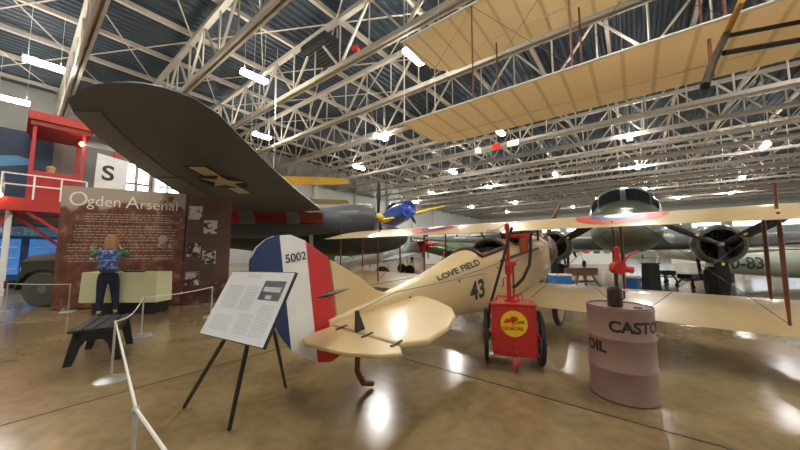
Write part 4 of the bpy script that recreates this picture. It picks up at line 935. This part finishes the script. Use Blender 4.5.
# blue lit display under it
ki = empty('lit_display_cabinet', 'bright blue lit display cabinet under the red tower at far left', 'cabinet', TS(18.0,-1.6,0), (0,0,R(52)))
MB().box((1.3,.35,1.2),(3.6,.5,2.4)).build('cabinet_body', mat('display_blue', (.02,.09,.2), .4), ki)
MB().box((1.3,.06,2.15),(3.5,.06,.36)).build('header', mat('header_lit', (.07,.2,.32), .4, emit=(.1,.3,.5), strength=.1), ki)
text('header_lettering', 'ONTH', .34, whitep, plane_map((1.0,.02,2.04),(1,0,0),(0,0,1)), ki, grow=.012)
lit = mat('lit_blue_picture', (.08,.26,.5), .4, emit=(.04,.18,.55), strength=.3, scale=3, var=.6)
for i in range(3):
    MB().box((.1+i*1.15,.07,1.2),(.95,.04,1.3)).build('lit_picture', lit, ki)
    for q in range(3): MB().box((.1+i*1.15,.03,.75+q*.4),(.8,.04,.05)).build('shelf', whitep, ki)

# ================================================================ truck behind the brown panel
tk = empty('army_truck', 'dark olive army truck, front wheel and hood showing left of the brown panel', 'truck', (-9.12, 7.74, 0), (0,0,pang+R(2)))     # local x to the right (rear)
tkm = mat('truck_olive', (.045,.05,.036), .35)
def tk_wheel(x, y):
    w_ = empty('wheel', None, None, (x,y,.44)); w_.parent = tk
    MB().lathe([(-.12,.28),(-.12,.4),(-.08,.44),(.08,.44),(.12,.4),(.12,.28)], (0,0,0), (0,1,0), 36).build('tyre', MATS['grey_rubber'], w_, smooth=True, ang=30)
    MB().lathe([(-.09,.28),(-.03,.22),(-.06,.12),(-.13,.1),(-.14,.02)], (0,0,0), (0,1,0), 24).build('hub', mat('hub_grey', (.16,.15,.13), .5), w_, smooth=True)
for x in (0,2.4):
    for y in (.14,1.6): tk_wheel(x, y)
c = MB(); c.loft([[Vector((x, y, z)) for x, z in [(.56*math.cos(a), .44+.56*math.sin(a)) for a in [PI*q/10 for q in range(11)]]+[(.52*math.cos(a), .44+.52*math.sin(a)) for a in [PI*(10-q)/10 for q in range(11)]]] for y in (.0,.34)]); c.build('fender', tkm, tk, smooth=True)
c = MB(); c.loft([[Vector((x, .87+y, z)) for y, z in ((-.8*e_,.62),(-.84*e_,1.2*zf),(-.6*e_,1.36*zf),(0,1.42*zf),(.6*e_,1.36*zf),(.84*e_,1.2*zf),(.8*e_,.62))] for x, e_, zf in ((-.55,.88,.94),(-.3,.95,.97),(.5,.98,1.0),(.95,1,1.03))]); c.build('hood', tkm, tk, smooth=True, ang=40)
MB().box((1.95,.87,.95),(2.0,1.6,.75)).build('cab_body', tkm, tk, bevel=.05); MB().box((1.0,.87,1.5),(.05,1.4,.45)).build('windshield', gls, tk)
MB().box((-.72,.87,.58),(.1,1.7,.2)).build('bumper', tkm, tk, bevel=.02); MB().box((1.0,.87,.55),(3.4,.8,.16)).build('chassis', darkgrey, tk)
MB().lathe([(0,.1),(.08,.11),(.1,.03)], (-.56,.35,.95), (-1,0,0), 18).build('headlamp', whitep, tk, smooth=True)

# ================================================================ person with backpack
pe = empty('person', 'person in green top and dark jeans, fair hair, hands raised to the face', 'person', (-6.36, 6.62, 0), (0,0,R(40)))
def skin_obj(nm, verts, edges, m, parent, root=0, sub=2):
    me = bpy.data.meshes.new(nm); me.from_pydata([v[:3] for v in verts], edges, []); o = bpy.data.objects.new(nm, me); C.objects.link(o); o.parent = parent
    me.materials.append(m); md = o.modifiers.new('skin', 'SKIN')
    if not me.skin_vertices: me.skin_vertices.new()
    for i, v in enumerate(verts):
        r2 = v[3]; me.skin_vertices[0].data[i].radius = r2 if isinstance(r2, tuple) else (r2, r2)
    me.skin_vertices[0].data[root].use_root = True; md.use_smooth_shade = True
    s2 = o.modifiers.new('sub', 'SUBSURF'); s2.levels = sub; s2.render_levels = sub
    return o
skn = mat('skin', (.55,.33,.23), .5)
V = [(0,0,.95,(.13,.1)),(0,.02,1.15,(.12,.09)),(0,.03,1.35,(.15,.1)),(0,.05,1.47,.055),(0,.07,1.56,.07),(0,.09,1.66,.085),(0,.09,1.72,.05),
     (-.09,0,.86,.085),(-.1,.02,.48,.055),(-.11,-.02,.1,.038),(-.12,.1,.04,.032),(.09,0,.86,.085),(.12,.0,.48,.055),(.15,-.03,.1,.038),(.16,.1,.04,.032),
     (-.18,.03,1.42,.05),(-.3,.12,1.3,.04),(-.13,.28,1.5,.028),(-.08,.27,1.59,.026),(.18,.03,1.42,.05),(.3,.12,1.3,.04),(.13,.28,1.5,.028),(.08,.27,1.59,.026)]
E_ = [(0,1),(1,2),(2,3),(3,4),(4,5),(5,6),(0,7),(7,8),(8,9),(9,10),(0,11),(11,12),(12,13),(13,14),(2,15),(15,16),(16,17),(17,18),(2,19),(19,20),(20,21),(21,22)]
for b_, sg in ((18,-1),(22,1)):
    for q in range(5):
        n0 = len(V); dx = sg*(-.028+.014*q); ln = (.05,.075,.08,.075,.06)[q]
        V += [(V[b_][0]+dx, V[b_][1]-.01, 1.61, .009),(V[b_][0]+dx-sg*.01, V[b_][1]-.02, 1.61+ln*.6, .008),(V[b_][0]+dx-sg*.02, V[b_][1]-.045, 1.61+ln, .006)]
        E_ += [(b_,n0),(n0,n0+1),(n0+1,n0+2)]
body_ = skin_obj('body', V, E_, skn, pe)
skin_obj('top', [(0,0,.93,(.185,.16)),(0,.01,1.02,(.17,.14)),(0,.02,1.15,(.145,.115)),(0,.03,1.34,(.175,.125)),(0,.04,1.45,.08),(-.18,.03,1.41,.068),(-.3,.12,1.3,.056),(-.2,.22,1.42,.046),(.18,.03,1.41,.068),(.3,.12,1.3,.056),(.2,.22,1.42,.046)], [(0,1),(1,2),(2,3),(3,4),(3,5),(5,6),(6,7),(3,8),(8,9),(9,10)], mat('green_cloth', (.07,.2,.13), .8), pe)
skin_obj('jeans', [(0,0,1.0,(.155,.125)),(0,-.01,.9,(.17,.14)),(-.095,0,.8,.105),(-.105,.02,.48,.075),(-.115,-.02,.13,.06),(.095,0,.8,.105),(.125,0,.48,.075),(.155,-.03,.13,.06)], [(0,1),(1,2),(2,3),(3,4),(1,5),(5,6),(6,7)], mat('dark_denim', (.012,.016,.045), .8), pe)
for x in (-.12,.16): MB().loft([[Vector((x+.05*sx*math.cos(a), .04+.14*math.sin(a)*sx, z)) for a in [2*PI*q/14 for q in range(14)]] for z, sx in ((.0,1),(.04,1.05),(.09,.7))]).build('shoe', black, pe, smooth=True)
hair = mat('fair_hair', (.34,.17,.07), .55, scale=30, var=.4)
MB().loft([[Vector((rx*math.cos(2*PI*q/16), oy+ry*math.sin(2*PI*q/16), z)) for q in range(16)] for z, rx, ry, oy in ((1.79,.02,.02,.07),(1.775,.07,.07,.07),(1.72,.105,.105,.06),(1.64,.115,.1,.04),(1.55,.125,.085,.0),(1.45,.13,.06,-.04),(1.36,.1,.04,-.07),(1.3,.04,.02,-.08))]).build('hair', hair, pe, smooth=True)
bk = empty('backpack', 'blue patterned backpack worn by the person at the cream case', 'backpack', (-6.36+.17*.643, 6.62-.17*.766, .0), (0,0,R(40)))
bm_ = contrast('blue_print_cloth', (.02,.04,.16), (.16,.24,.5), 18, .45, .6)
def soft(nm, c_, sz, par, m):
    o = MB().box(c_, sz).build(nm, m, par, smooth=True, ang=180); b_ = o.modifiers.new('b','BEVEL'); b_.width = min(sz)*.42; b_.segments = 4; return o
soft('bag', (0,-.05,1.22), (.34,.17,.44), bk, bm_); soft('front_pocket', (0,-.16,1.13), (.27,.09,.22), bk, bm_)
for sg in (-1,1): MB().tube([(sg*.09,.0,1.42),(sg*.12,.06,1.5),(sg*.13,.2,1.46)], .02).build('strap', navy, bk, smooth=True)
MB().tube([(-.04,-.06,1.44),(0,-.06,1.48),(.04,-.06,1.44)], .008).build('handle', navy, bk)
